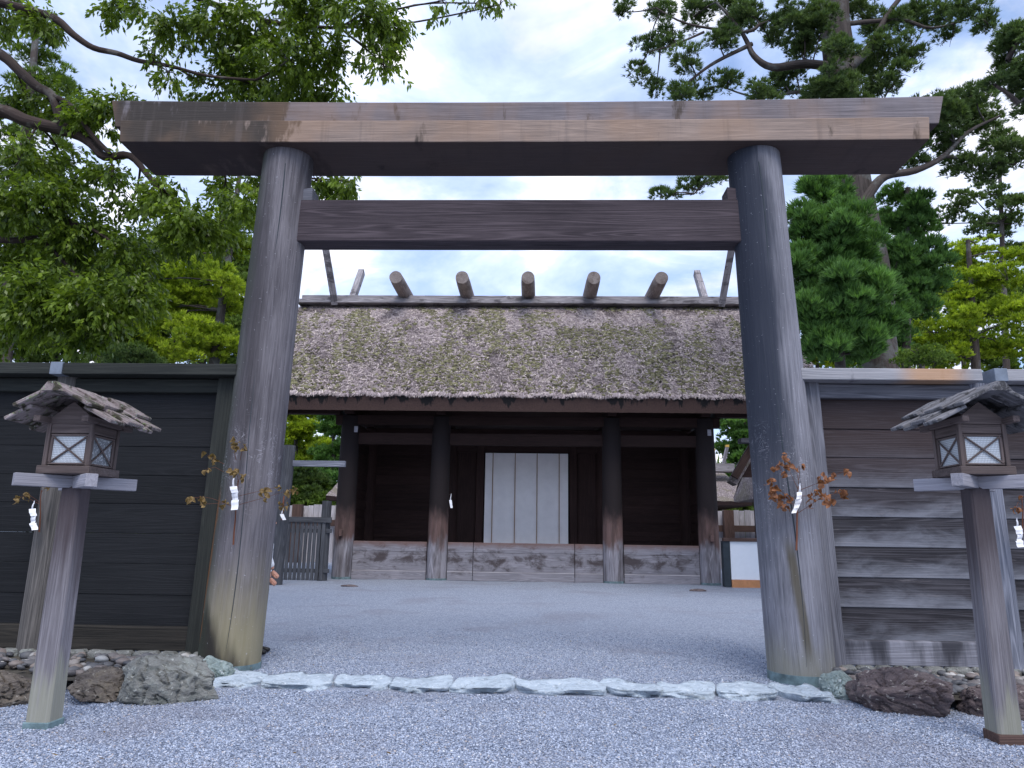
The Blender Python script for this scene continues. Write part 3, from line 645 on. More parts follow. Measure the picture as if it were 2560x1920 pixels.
# curtain
cu=empty('curtain',(GX,28.7,4.9),'white cloth curtain hanging in the doorway of the thatched gate hall','curtain')
cx0=P(1214,1133,28.7).x; cx1=P(1420,1133,28.7).x; n=120; zt=P(1280,1133,28.7).z
vs=[];fs=[]
for i in range(n+1):
    x_=cx0+(cx1-cx0)*i/n
    for j,z_ in enumerate((zt,3.6,2.2,.9)):
        vs.append((x_,28.7+(.010*math.sin(i*.35)+.012*math.sin(i*.13+j*.4))*(j*.5),z_))
for i in range(n):
    for j in range(3): fs.append((i*4+j,i*4+j+1,(i+1)*4+j+1,(i+1)*4+j))
me=bpy.data.meshes.new('cloth'); me.from_pydata([(a[0]-GX,a[1]-28.7,a[2]-4.9) for a in vs],[],fs); me.materials.append(M_['cloth']); me.polygons.foreach_set('use_smooth',[True]*len(fs)); link('cloth',me,cu)
for px in(1233,1288.5,1343,1398): 
    x_=P(px,1133,28.66).x; MB().box((x_,28.66,(zt+.9)/2),(.032,.006,zt-.9),ax=2,bev=.001).build('seam',M_['seam'],cu)
# thatch
YE,ZE,YR,ZR=24.0,6.22,28.7,10.95; HX=9.75
def slope(s,side=-1):   # s 0 eave .. 1 ridge; the rear slope is shorter
    if side>0: s=.32+.68*s
    y=YE+(YR-YE)*s; z=ZE+(ZR-ZE)*(s+.10*math.sin(math.pi*s)); return (y if side<0 else 58-y),z
def hxs(s): return 10.35-.75*s
def rnd2(x,y): return mn.noise((x*.9,y*.9,0))*.06+mn.noise((x*3,y*3,5))*.03
def roof_surface():
    nx,ns=150,34; vs=[];fs=[]
    for side in(-1,1):
        b=len(vs)
        for j in range(ns+1):
            s=j/ns; y,z=slope(s,side)
            for i in range(nx+1):
                x=GX+(i/nx*2-1)*hxs(s); k=rnd2(x,s*6)*(1 if 0<s<1 else .5)
                vs.append((x,y+k*.6*side*1.0,z+k*.8))
        for j in range(ns):
            for i in range(nx):
                a=b+j*(nx+1)+i; q=(a,a+1,a+nx+2,a+nx+1); fs.append(q if side<0 else q[::-1])
    me=bpy.data.meshes.new('thatch_roof'); me.from_pydata([(a[0]-GX,a[1]-29,a[2]) for a in vs],[],fs); me.materials.append(M_['thatch'])
    me.polygons.foreach_set('use_smooth',[True]*len(fs)); return link('thatch_roof',me,gb)
roof=roof_surface()
# cut eave face, underside, verges
def eave_face(side):
    YE=24.0
    n=300; vs=[];fs=[]
    for i in range(n+1):
        x=GX+(i/n*2-1)*10.33; j=.03*mn.noise((x*3,side,0))
        y=lambda v: v if side<0 else 58-v-1.5
        ZE=6.22 if side<0 else slope(0,1)[1]
        vs+= [(x,y(YE-.02),ZE+.02+j),(x,y(YE+.10),ZE-.52+.012*mn.noise((x*7,2,0))),(x,y(26.2),ZE-.05)]
    for i in range(n):
        a=i*3
        for k in(0,1): q=(a+k,a+k+1,a+k+4,a+k+3); fs.append(q if side<0 else q[::-1])
    me=bpy.data.meshes.new('eave'); me.from_pydata([(a[0]-GX,a[1]-29,a[2]) for a in vs],[],fs); me.materials.append(M_['eave']); return link('eave',me,roof)
eave_face(-1); eave_face(1)
for s in(-1,1):
    vs=[];fs=[];n=20
    for side in(-1,1):
        b=len(vs)
        for j in range(n+1):
            y,z=slope(j/n,side); vs+= [(GX+s*hxs(j/n),y,z+.01),(GX+s*(hxs(j/n)-.05),29+(y-29)*.96,z-.55)]
        for j in range(n): a=b+2*j; fs.append((a,a+1,a+3,a+2))
    me=bpy.data.meshes.new('verge'); me.from_pydata([(a[0]-GX,a[1]-29,a[2]) for a in vs],[],fs); me.materials.append(M_['eave']); link('verge',me,roof)
    MB().extr([(GX+s*7.0-.03,25.8,5.8),(GX+s*7.0-.03,32.2,5.8),(GX+s*7.0-.03,29,10.2)],(.06,0,0),Vector((0,1,0))).build('gable_wall',M_['gdark'],gb)
    for side in(-1,1):
        y0,z0=slope(0,side); MB().bar((GX+s*9.9,y0+side*-.2,z0-.75),(GX+s*9.3,29,ZR-.2),.10,.42,upv=(0,-side*.7,.7)).build('bargeboard',M_['brown'],gb)
    for yy in(25.8,29): gbox('purlin_end',(GX+s*8.3,yy,5.98 if yy!=29 else 9.9),(3.,.3,.3))
# straw and moss as real pieces
def straw():
    n=120000; s=RNG.random(n)**.95; x=GX+(RNG.random(n)*2-1)*(10.35-.75*s)
    y=YE+(YR-YE)*s; z=ZE+(ZR-ZE)*(s+.10*np.sin(np.pi*s)); slp=np.array([0,-.69,-.724]); nrm=np.array([0,-.70,.71])
    ang=RNG.normal(0,.75,n); dr=np.cos(ang)[:,None]*slp+np.sin(ang)[:,None]*np.array([1.,0,0])+nrm*(RNG.random((n,1))*.38-.05); dr=unit(dr)
    L=(.06+.17*RNG.random(n)**2)[:,None]; wv=unit(np.cross(dr,nrm+RNG.normal(0,.35,(n,3))))*(.005+.007*RNG.random((n,1)))
    o=np.stack([x,y,z],-1)+nrm*(.02+.06*RNG.random((n,1)))
    # hanging fringe on the eave edge
    V=np.stack([o-wv,o+wv,o+dr*L+wv*.6,o+dr*L-wv*.6],1)
    pat=np.array([mn.fractal((a*1.1,b*5,7.),.7,2.,4) for a,b in zip(x,s)]); tint=np.clip(.56+.27*RNG.normal(size=n)+.4*(RNG.random(n)<.06)-.45*np.clip(pat*1.6-.15,0,1)*(.4+.9*s),0,1)
    m=6000; xe=GX+(RNG.random(m)*2-1)*10.3; oe=np.stack([xe,YE+RNG.random(m)*.12-.04,ZE+.07+.05*RNG.random(m)+.03*np.sin(xe*5)],-1)
    de=unit(np.stack([RNG.normal(0,.4,m),-.55+0*xe,-.8+0*xe],-1)); Le=(.10+.12*RNG.random(m)**2)[:,None]; we=unit(np.cross(de,[0,-1,.2]))*.013
    V=np.concatenate([V,np.stack([oe-we,oe+we,oe+de*Le+we*.4,oe+de*Le-we*.4],1)]); tint=np.concatenate([tint,np.clip(.55+.2*RNG.normal(size=m),0,1)])
    o_=link('straw',quads_mesh('straw',V-np.array([GX,29,0]),M_['straw'],tint),gb); tag(o_,kind='stuff')
def moss():
    n=30000; s=RNG.random(n); x=GX+(RNG.random(n)*2-1)*(10.2-.75*s)
    f=np.array([mn.fractal((a*.8,b*3.4,1.),.7,2.,4) for a,b in zip(x,s)]); dens=1.16-1.6*np.abs(s-.27)**1.1
    k=(f*.9+RNG.random(n)*.55-.12 + .42*(dens-.6))>.26; s=s[k];x=x[k];n=len(s)
    y=YE+(YR-YE)*s; z=ZE+(ZR-ZE)*(s+.10*np.sin(np.pi*s)); nrm=np.array([0,-.70,.71])
    c=np.stack([x,y,z],-1)+nrm*.05; V,F=ico(1); r=(.022+.062*RNG.random(n)**1.6)
    Q=c[:,None,:]+V[None]*r[:,None,None]*np.array([1.15,.85,.8])*(1+.5*(RNG.random((n,len(V),1))-.5))
    FF=(F[None]+(np.arange(n)*len(V))[:,None,None]).reshape(-1,3)
    tint=np.repeat(np.clip(.5+.28*RNG.normal(size=n),0,1),len(V))
    o_=link('moss',tri_mesh('moss',Q.reshape(-1,3)-np.array([GX,29,0]),FF,M_['moss'],tint),gb); tag(o_,kind='stuff')
straw(); moss()
# ridge
for nm,zc,hh,yf,yb,xl in(('ridge_board',10.99,.16,28.05,29.95,9.62),('ridge_board',11.20,.26,28.35,29.65,9.5)):
    gbox(nm,(GX,29,zc),(2*xl,yb-yf,hh),M_['ridge'])
for k,px in enumerate((989,1155,1320,1485,1654)):
    x_=P(px,695,26.5).x; pts=[(x_,26.5,11.44),(x_,27.1,11.45),(x_,29,11.48),(x_,30.9,11.45),(x_,31.5,11.44)]
    MB().tube(pts,[.255,.275,.29,.275,.255],26,wob=.03).build('ridge_log',M_['log'],gb)
    gbox('log_rest',(x_,28.33,11.12),(.16,.12,.36),M_['ridge']); 
for s,xb_ in((-1,-8.37),(1,7.60)):
    for side in(-1,1):
        x_=xb_+(.0 if side<0 else -s*.17)
        a=Vector((x_,29-side*.9,10.85)); L=3.9
        if side<0: a=Vector((x_,28.25,10.9)); b=Vector((x_+s*.28,26.0,14.3))
        else: a=Vector((x_,29.6,10.9)); b=Vector((x_,31.6,13.6))
        MB().bar(a,b,.26,.32,upv=(0,side*-.6,-.5)).build('finial_beam',M_['ridge'],gb)
# ---------------------------------------------------------------- background structures
# post and lintel left of the hall
bgp=empty('small_gateway',(-7.3,22.5,0),'dark round post with cross rail between the left pillar and the thatched hall','gateway')
MB().tube([(-7.80,22.2,-.05),(-7.70,22.2,4.22)],[.20,.185],22).build('post',M_['picket'],bgp)
MB().tube([(-11.2,22.2,-.05),(-11.3,22.2,4.22)],[.20,.185],22).build('post',M_['picket'],bgp)
MB().bar((-11.9,22.2,3.66),(-5.9,22.2,3.66),.14,.18).build('cross_rail',M_['postb'],bgp)
pk=empty('picket_fence',(-8.5,24.3,0),'dark slatted fence between the small gateway and the thatched hall','fence')
x_=-11.0
while x_<-7.0:
    MB().box((x_,24.30+random.uniform(-.005,.005),.98),(.112,.03,1.92),ax=2,bev=.004).build('picket',M_['picket'],pk); x_+=.146
for z_ in(.32,1.62,1.98): MB().box((-9.0,24.36 if z_<1.9 else 24.28,z_),(4.4,.07,.13 if z_<1.9 else .18),bev=.006).build('rail',M_['picket'],pk)
for xx in(-7.06,-10.8): MB().tube([(xx,24.5,0),(xx,24.5,2.62)],[.17,.16],18).build('post',M_['picket'],pk)
wf=empty('pale_board_fence',(0,40,0),'pale vertical board fence behind the thatched hall','fence')
wm=[MB().box((0,0,1.55),(.285,.04,3.1),ax=2,bev=.006).mesh('board',M_['pale']) for _ in range(5)]
xx=-19.
k=0
while xx<19:
    o_=link('board',wm[k%5],wf); o_.location=(xx,random.uniform(-.02,.02),random.uniform(-.07,.07)-.02); xx+=.30; k+=1
for xx in(-17.5,-13.,-8.5,8.5,10.45,15.): MB().box((xx,39.6,1.55),(.52,.4,3.1),ax=2).build('post',M_['brown'],wf)
MB().box((0,39.75,2.13),(38,.12,.34)).build('rail',M_['brown'],wf)
# main hall behind
mh=empty('rear_thatched_hall',(0,46,0),'second thatched hall behind the pale board fence with gilt roof finials','shrine building')
def simple_thatch(par,cx,cy,hx,hy,ze,zr,tk=.45,tap=.9,em='eave'):
    vs=[(cx-hx,cy-hy,ze+tk),(cx+hx,cy-hy,ze+tk),(cx+hx*tap,cy,zr),(cx-hx*tap,cy,zr),(cx+hx,cy+hy,ze+tk),(cx-hx,cy+hy,ze+tk),(cx-hx,cy-hy+.12,ze),(cx+hx,cy-hy+.12,ze),(cx+hx,cy+hy-.12,ze),(cx-hx,cy+hy-.12,ze)]
    fs=[(0,1,2,3),(3,2,4,5),(1,4,2),(0,3,5)]; fe=[(6,7,1,0),(7,8,4,1),(9,6,0,5),(8,9,5,4),(6,9,8,7)]
    b=MB(); 
    # subdivided noisy slopes
    n,m=60,16
    for (A,B,Cc,D) in((0,1,2,3),(5,4,2,3)):
        A,B,Cc,D=[Vector(vs[i]) for i in(A,B,Cc,D)]; vv=[];ff=[]
        for j in range(m+1):
            for i in range(n+1):
                p=A.lerp(B,i/n).lerp(D.lerp(Cc,i/n),j/m); p.z+=.35*math.sin(math.pi*j/m)*.5+.1*mn.noise((p.x*2,p.y*2,p.z*2)); vv.append(p)
        for j in range(m):
            for i in range(n): a=j*(n+1)+i; ff.append((a,a+1,a+n+2,a+n+1))
        b.add(vv,ff,vv,None,True)
    r=b.build('thatch_roof',M_['thatch'],par); c=MB(); c.add([Vector(v) for v in vs],[fs[2],fs[3]]+fe,[Vector(v) for v in vs]); c.build('eave',M_[em],r)
simple_thatch(mh,.17,47.5,12.75,4.2,3.55,6.0,.22,.94)
MB().box((.25,45.6,5.95),(24.4,1.0,.50)).build('ridge_board',M_['ridge'],mh)
MB().box((.25,48,2.),(21,5,4.)).build('wall',M_['brown'],mh)
for s in(-1,1):
    for (dx,ty,m_) in((0,-1,M_['pale']),(.45,1,M_['gold'])):
        X=.25+s*(11.2+dx); MB().bar((X,46,5.9),(X-s*.25 if ty<0 else X+s*.18,45.2,7.0+(.25 if ty>0 else 0)),.16,.26,upv=(0,1,0)).build('finial_beam',M_['pale'],mh)
        MB().box((X-s*.25 if ty<0 else X+s*.18,45.2,7.05+(.25 if ty>0 else 0)),(.2,.25,.14)).build('finial_tip',M_['gold'],mh)
    MB().tube([(.25+s*10.6,44.6,6.4),(.25+s*10.6,47,6.4)],.2,14).build('ridge_log',M_['gold'],mh)
# gabled building right
gr=empty('gabled_side_hall',(10.2,31,0),'brown gabled side hall with steep bargeboards half hidden behind the right gate pillar','shrine building')
ap=Vector((10.0,30,6.9)); le=Vector((8.25,30,4.05)); re_=Vector((11.75,30,4.05)); top=Vector((11.75,30,9.75))
MB().bar(le,le+(top-le),.16,.30,upv=(0,0,1)).build('bargeboard',M_['brown'],gr); MB().bar(re_,re_+Vector((le.x-re_.x,0,top.z-le.z)).normalized()*6.6,.14,.30,upv=(0,0,1)).build('bargeboard',M_['brown'],gr)
MB().extr([(8.4,30.3,4.1),(11.6,30.3,4.1),(10,30.3,6.7)],(0,.2,0)).build('gable_wall',M_['gdark'],gr)
for s in(-1,1):
    b=MB(); b.add([(10+s*1.9,30,3.9),(10,30,6.95),(10,30.7,6.95),(10+s*1.9,30.7,3.9)],[(0,1,2,3)],[(0,0,0)]*4); o_=b.build('roof',M_['thatch'],gr); sm=o_.modifiers.new('t','SOLIDIFY'); sm.thickness=.3
MB().box((8.95,29.9,5.55),(.9,.5,.18)).build('beam_end',M_['trimR'],gr)
for xx in(9.3,10.9): MB().tube([(xx,30.4,0),(xx,30.4,4.6)],.2,16).build('post',M_['brown'],gr)
g2=empty('low_thatched_annex',(11.5,34,0),'low thatched roof below the gabled side hall at the edge of the right gate pillar','shrine building')
simple_thatch(g2,13.7,36.,3.35,2.,3.45,5.4,.2,.9,'thatch'); MB().box((14.2,36,1.6),(3.4,2.4,3.2)).build('wall',M_['brown'],g2)
# white panel barrier
wp=empty('white_panel_barrier',(7.6,24.5,0),'white panel barrier with brown top rail and orange base right of the hall','barrier')
MB().box((8.05,24.5,.86),(3.15,.06,1.22),bev=.004).build('panel',M_['panel'],wp); MB().box((8.0,24.5,1.53),(3.5,.18,.11)).build('top_rail',M_['brown'],wp)
MB().box((8.05,24.48,.12),(3.15,.09,.25),bev=.004).build('base_board',M_['pbase'],wp); MB().box((6.35,24.6,.75),(.22,.3,1.46),ax=2).build('end_post',M_['pside'],wp)
for (px,py,lb) in((874,1467,'small dark flat stone on the gravel near the left end of the hall'),(1745,1478,'small dark flat stone on the gravel near the right end of the hall')):
    p=G(px,py); V=blob(ico(3)[0],(.24,.14,.05),.3,1.3,px); o_=link('flat_stone',tri_mesh('flat_stone',V,ico(3)[1],M_['rockr'])); o_.location=p+Vector((0,0,.02)); tag(o_,lb,'stone')
def litter():
    n=90; o=[]
    x=RNG.uniform(-5,5,n); y=RNG.uniform(4.4,14,n); o=np.stack([x,y,np.full(n,.035)],-1); a=RNG.random(n)*6.28
    d=np.stack([np.cos(a),np.sin(a),RNG.random(n)*.4],-1); l=.02+.03*RNG.random(n)
    t=link('leaf_litter',quads_mesh('leaf_litter',np.stack([o,o+d*l[:,None]*.5+np.cross(d,[0,0,1.])*.3*l[:,None],o+d*l[:,None],o+d*l[:,None]*.5-np.cross(d,[0,0,1.])*.3*l[:,None]],1),M_['lf_dryg'],RNG.random(n))); t['kind']='stuff'
litter()
# ---------------------------------------------------------------- withered branches and paper streamers
def leafmesh(seed,mat,L=.075,W=.03):
    rg=random.Random(seed); n=5; vs=[];fs=[]; cu_=rg.uniform(1.2,2.6); tw=rg.uniform(-1,1)
    for i in range(n+1):
        t=i/n; w_=W*math.sin(math.pi*min(1,t*.94+.03))**.8; a=cu_*t; c=Vector((L*math.sin(a)/cu_,0,-L*(1-math.cos(a))/cu_))
        s=Vector((0,math.cos(tw*t*1.5),math.sin(tw*t*1.5))); vs+=[c-s*w_+Vector((0,0,.5*w_)),c,c+s*w_+Vector((0,0,.5*w_))]
    for i in range(n):
        for k in(0,1): a=i*3+k; fs.append((a,a+1,a+4,a+3))
    me=bpy.data.meshes.new('leaf'); me.from_pydata(vs,[],fs); me.materials.append(mat); me.polygons.foreach_set('use_smooth',[True]*len(fs))
    a=me.attributes.new('tint','FLOAT','POINT'); a.data.foreach_set('value',[rg.random() for _ in vs]); return me
LF=[leafmesh(i,M_['lf_dry']) for i in range(6)]; LG=[leafmesh(i+20,M_['lf_dryg']) for i in range(6)]
def branch(label,base,topv,twigs,seed,lm,Y,sc=1.,group='withered branches tied to posts'):
    """base, topv pixels of the stem; twigs: lists of pixel waypoints; leaves hang from the end points"""
    rg=random.Random(seed); b0=P(*base,Y); o=empty('withered_branch',b0,label,'branch',group)
    st=[P(base[0]+(topv[0]-base[0])*i/5+rg.uniform(-1.5,1.5),base[1]+(topv[1]-base[1])*i/5,Y) for i in range(6)]
    MB().tube(st,[.010*sc-.001*i for i in range(6)],7).build('stem',M_['stem'],o)
    for tw in twigs:
        pts=[P(a,b,Y-.10*k*(1 if len(tw)<9 else 1)-rg.uniform(0,.04)) if k else P(a,b,Y) for k,(a,b) in enumerate(tw)]
        MB().tube(pts,[.0032*sc,]+[.0018*sc]*(len(pts)-1),5).build('twig',M_['stem'],o)
        for k,p in enumerate(pts[1:]):
            if k==0 and len(pts)>2 and rg.random()<.4: continue
            for q in range(rg.randint(3,5)):
                l=link('leaf',lm[rg.randrange(6)],o); l.location=p-b0+Vector([rg.uniform(-.03,.03)*sc for _ in range(3)]); s_=rg.uniform(.7,1.15)*sc; l.scale=(s_,s_,s_); l.rotation_euler=(rg.uniform(-1.2,1.2),rg.uniform(-.6,1.5),rg.uniform(0,6.28))
    return o
def streamer(label,pix,Y,wpx,flip=1):
    """folded zigzag paper: stacked offset slips"""
    t=P(*pix[0],Y); o=empty('paper_streamer',t,label,'paper streamer','white paper streamers')
    for k,(a,b) in enumerate(zip(pix,pix[1:])):
        A,B=P(*a,Y-.012*k),P(*b,Y-.012*k-.03*(k%2)); w_=wpx*Y/FPX*(.35 if k==0 else 1.); s=Vector((1,.25*flip*(1 if k%2 else -1),.12))
        n=4; vs=[];fs=[]
        for i in range(n+1):
            c=A.lerp(B,i/n)+Vector((0,.006*math.sin(i*1.9+k),0)); ww=w_*(.5+.5*i/n if k==0 else 1.-.1*i/n)
            vs+=[c-s*ww/2,c+Vector((0,-.008,0)),c+s*ww/2]
        for i in range(n):
            for q in(0,1): e=i*3+q; fs.append((e,e+1,e+4,e+3))
        m=MB(); m.add(vs,fs,vs); ob=m.build('paper_fold',M_['paper'],o); sd_=ob.modifiers.new('s','SOLIDIFY'); sd_.thickness=.0015
branch('withered leafy branch tied to the front of the left gate pillar',(584,1362),(596,1200),[[(592,1270),(530,1246),(505,1242),(472,1246)],[(592,1268),(560,1258),(512,1260)],[(597,1240),(660,1225),(695,1218)],[(597,1262),(665,1243),(722,1226)],[(597,1205),(592,1180),(584,1178)],[(597,1200),(606,1190)],[(590,1150),(584,1118),(592,1102)],[(600,1150),(608,1115)],[(560,1160),(535,1148),(520,1138)],[(560,1180),(538,1168),(518,1172)]],4,LG,8.12)
streamer('white paper streamer on the branch of the left gate pillar',[(584,1188),(583,1216),(587,1232),(588,1250),(586,1275)],8.10,17)
branch('brown leafed branch tied to the front of the right gate pillar',(1990,1376),(1996,1215),[[(1995,1280),(1960,1265),(1935,1235),(1934,1222)],[(1995,1275),(1965,1240),(1940,1215),(1928,1198)],[(1996,1225),(1975,1180),(1960,1183),(1962,1150)],[(1997,1210),(1993,1185),(1975,1165),(1962,1138)],[(1997,1200),(2000,1165)],[(2000,1225),(2045,1208),(2052,1195)],[(1996,1282),(2030,1260),(2060,1240),(2070,1246)],[(1997,1240),(2028,1240),(2035,1232)],[(2050,1205),(2080,1190),(2112,1178)],[(2060,1240),(2098,1232),(2110,1228)],[(1980,1260),(1955,1255),(1951,1262)],[(1985,1245),(1968,1240)],[(1960,1190),(1945,1160),(1940,1165)]],6,LF,8.12,1.15)
streamer('white crumpled paper streamer on the branch of the right gate pillar',[(2000,1208),(1999,1230),(1997,1248),(1992,1266),(1984,1283)],8.10,14)
branch('sparse withered branch on the left fence post behind the left lantern',(98,1330),(104,1225),[[(104,1230),(118,1215),(108,1208)],[(98,1260),(60,1240),(45,1245)],[(98,1255),(70,1235)]],12,LG,8.34,.9)
streamer('white paper streamer on the left fence post behind the left lantern',[(86,1252),(80,1272),(84,1290),(82,1308),(88,1325)],8.30,15)
branch('withered branch on the right fence post at the right edge',(2556,1340),(2556,1240),[[(2556,1270),(2545,1255),(2540,1270)],[(2556,1262),(2552,1245),(2560,1240)]],14,LF,8.34,.9)
streamer('white paper streamer on the right fence post at the right edge',[(2542,1295),(2544,1315),(2550,1335),(2548,1352),(2552,1368)],8.30,15,-1)
branch('withered branch on the round post of the small gateway',(705,1300),(710,1240),[[(708,1260),(725,1235),(735,1222)],[(708,1270),(700,1258)],[(708,1262),(712,1262)]],16,LG,21.8,2.6)
streamer('scrunched paper streamer on the round post of the small gateway',[(708,1270),(704,1285),(711,1300)],21.7,9)
streamer('paper streamer on the inner left post of the thatched hall',[(1128,1234),(1126,1250),(1129,1270)],25.3,6)
# ---------------------------------------------------------------- person behind the left pillar
def skin(name,pts,edges_,rad,mat,parent,sub=2):
    me=bpy.data.meshes.new(name); me.from_pydata([Vector(p) for p in pts],edges_,[]); me.materials.append(mat); o=link(name,me,parent)
    m=o.modifiers.new('skin','SKIN'); m.use_smooth_shade=True; sv=me.skin_vertices[0].data if me.skin_vertices else None
    if sv is None:
        bpy.context.view_layer.objects.active=o; bpy.ops.mesh.customdata_skin_add(); sv=me.skin_vertices[0].data
    for i,r in enumerate(rad): sv[i].radius=(r,r) if isinstance(r,(int,float)) else r
    sv[0].use_root=True; s=o.modifiers.new('sub','SUBSURF'); s.levels=sub; s.render_levels=sub; return o
pe=empty('person',(-3.56,9.55,0),'person in white shirt and dark trousers standing behind the left gate pillar, one hand showing','person')
# faces +X; local coordinates relative to feet
body=[(0,0,.93),(0,0,1.08),(0,0,1.24),(-.01,0,1.40),(.0,0,1.48),(.02,0,1.56),(.025,0,1.64),(.02,0,1.71),
 (0,.17,1.40),(-.02,.21,1.15),(.04,.22,.92),  (.02,-.17,1.40),(.155,-.22,1.20),(.225,-.20,1.05),
 (0,.09,.88),(.0,.10,.50),(-.02,.10,.09),(0,-.09,.88),(.02,-.10,.50),(-.01,-.10,.09)]
ed=[(0,1),(1,2),(2,3),(3,4),(4,5),(5,6),(6,7),(3,8),(8,9),(9,10),(3,11),(11,12),(12,13),(0,14),(14,15),(15,16),(0,17),(17,18),(18,19)]
ra=[(.13,.10),(.12,.10),(.13,.105),(.12,.10),.055,.085,.098,.07,.055,.042,.03,.055,.042,.028,.085,.058,.04,.085,.058,.04]
skin('body',body,ed,ra,M_['skin'],pe)
skin('shirt',[(0,0,.96),(0,0,1.10),(0,0,1.26),(0,0,1.40),(0,0,1.45),(0,.17,1.40),(-.02,.215,1.15),(.03,.22,.98),(.02,-.17,1.40),(.155,-.225,1.20),(.215,-.205,1.07)],[(0,1),(1,2),(2,3),(3,4),(3,5),(5,6),(6,7),(3,8),(8,9),(9,10)],[(.145,.115),(.14,.115),(.145,.118),(.12,.1),.07,.07,.06,.05,.07,.06,.048],M_['shirt'],pe)
skin('trousers',[(0,0,.98),(0,0,.90),(0,.09,.86),(0,.10,.5),(-.02,.10,.08),(0,-.09,.86),(.02,-.10,.5),(-.01,-.10,.08)],[(0,1),(1,2),(2,3),(3,4),(1,5),(5,6),(6,7)],[(.135,.11),(.135,.12),.10,.08,.07,.10,.08,.07],M_['trous'],pe)
skin('hair',[(-.01,0,1.60),(-.005,0,1.68),(0,0,1.735)],[(0,1),(1,2)],[.085,.10,.075],M_['hair'],pe)
for s,dx in((1,0.),(-1,.03)): skin('shoe',[(-.09+dx,s*.10,.045),(0+dx,s*.10,.05),(.12+dx,s*.105,.04),(.17+dx,s*.11,.032)],[(0,1),(1,2),(2,3)],[(.045,.045),(.05,.045),(.045,.035),(.034,.026)],M_['shoe'],pe)
# head details
MB().tube([(-3.56+.115,9.55,1.665),(-3.56+.145,9.55,1.63)],[.008,.018],8).build('nose',M_['skin'],pe)
for s in(-1,1):
    MB().tube([(-3.56+.103,9.55+s*.034,1.665),(-3.56+.113,9.55+s*.034,1.665)],[.012,.008],8).build('eye',M_['eye'],pe)
    MB().tube([(-3.56+.01,9.55+s*.095,1.62),(-3.56+.005,9.55+s*.105,1.67)],[.012,.018],8).build('ear',M_['skin'],pe)
MB().tube([(-3.56+.105,9.55-.025,1.59),(-3.56+.112,9.55,1.592),(-3.56+.105,9.55+.025,1.59)],.006,6).build('mouth',M_['skin'],pe)
# visible right hand: palm plus five curled fingers in one skin tree, relaxed loose fist
def hand(wx,wy,wz,s):
    pts=[(wx,wy,wz),(wx+.045,wy,wz-.045)]; ed=[(0,1)]; ra=[.028,(.040,.027)]
    for k in range(4):
        oy=(-.030+.020*k); b=len(pts); L=[.9,1.,.97,.8][k]
        kx,kz=wx+.066,wz-.056+.004*k
        pts+=[(kx,wy+oy,kz),(kx+.022*L,wy+oy,kz-.018*L),(kx+.014*L,wy+oy,kz-.036*L),(kx-.008,wy+oy,kz-.032*L)]
        ed+=[(1,b),(b,b+1),(b+1,b+2),(b+2,b+3)]; ra+=[.0125,.0105,.0095,.008]
    b=len(pts); pts+=[(wx+.03,wy-.034,wz-.050),(wx+.058,wy-.046,wz-.070),(wx+.078,wy-.042,wz-.086)]; ed+=[(1,b),(b,b+1),(b+1,b+2)]; ra+=[.014,.0115,.009]
    return skin('hand',pts,ed,ra,M_['skin'],pe,2)
hand(.215,-.20,1.035,1); hand(.045,.22,.92,1)
# ---------------------------------------------------------------- trees
def leaf_quads(o,d,L,wd,nr):
    """diamond leaves: origin o, direction d, length L, half width wd, side reference nr"""
    s=unit(np.cross(d,nr))*wd[:,None]; m=o+d*(L*.45)[:,None]
    return np.stack([o,m+s,o+d*L[:,None],m-s],1)
def rball(n,sh=.45):
    v=unit(RNG.normal(size=(n,3))); return v*(sh+(1-sh)*RNG.random((n,1)))
def broad(blobs,L=.125,dens=1.,flat=.8):
    Vs=[];Ts=[]
    for (c,r) in blobs:
        k=int(430*r*r*dens); 
        if k<4: k=4
        # shoots gathered in loose sprays
        ks=max(3,int(k/9)); sc=rball(ks,.25)*np.array([1,1,flat])*r; pick=RNG.integers(0,ks,k)
        t=sc[pick]+RNG.normal(size=(k,3))*r*.105+RNG.normal(size=(k,3))*.05
        ta=unit(t+np.array([0,0,-.25])*r+RNG.normal(size=(k,3))*.5*r)
        n=11; T=np.repeat(t,n,0); A=np.repeat(ta,n,0); u=np.tile(np.arange(n)/n,k)[:,None]
        o=np.array(c)+T+A*u*.30+RNG.normal(size=(k*n,3))*.02
        d=unit(A*.6+unit(RNG.normal(size=(k*n,3)))*.6+np.array([0,0,-.6])); nr=unit(RNG.normal(size=(k*n,3))*.6+np.array([0,0,1.]))
        l=L*(.65+.6*RNG.random(k*n)); Vs.append(leaf_quads(o,d,l,l*.22,nr))
        Ts.append(np.clip(np.repeat(RNG.random(k)*.35,n)+np.repeat(RNG.random(ks)[pick]*.25,n)+RNG.random(k*n)*.45-.02,0,1))
    return np.concatenate(Vs),np.concatenate(Ts)
def np_cat(a,b): return np.concatenate([a[0],b[0]]),np.concatenate([a[1],b[1]])
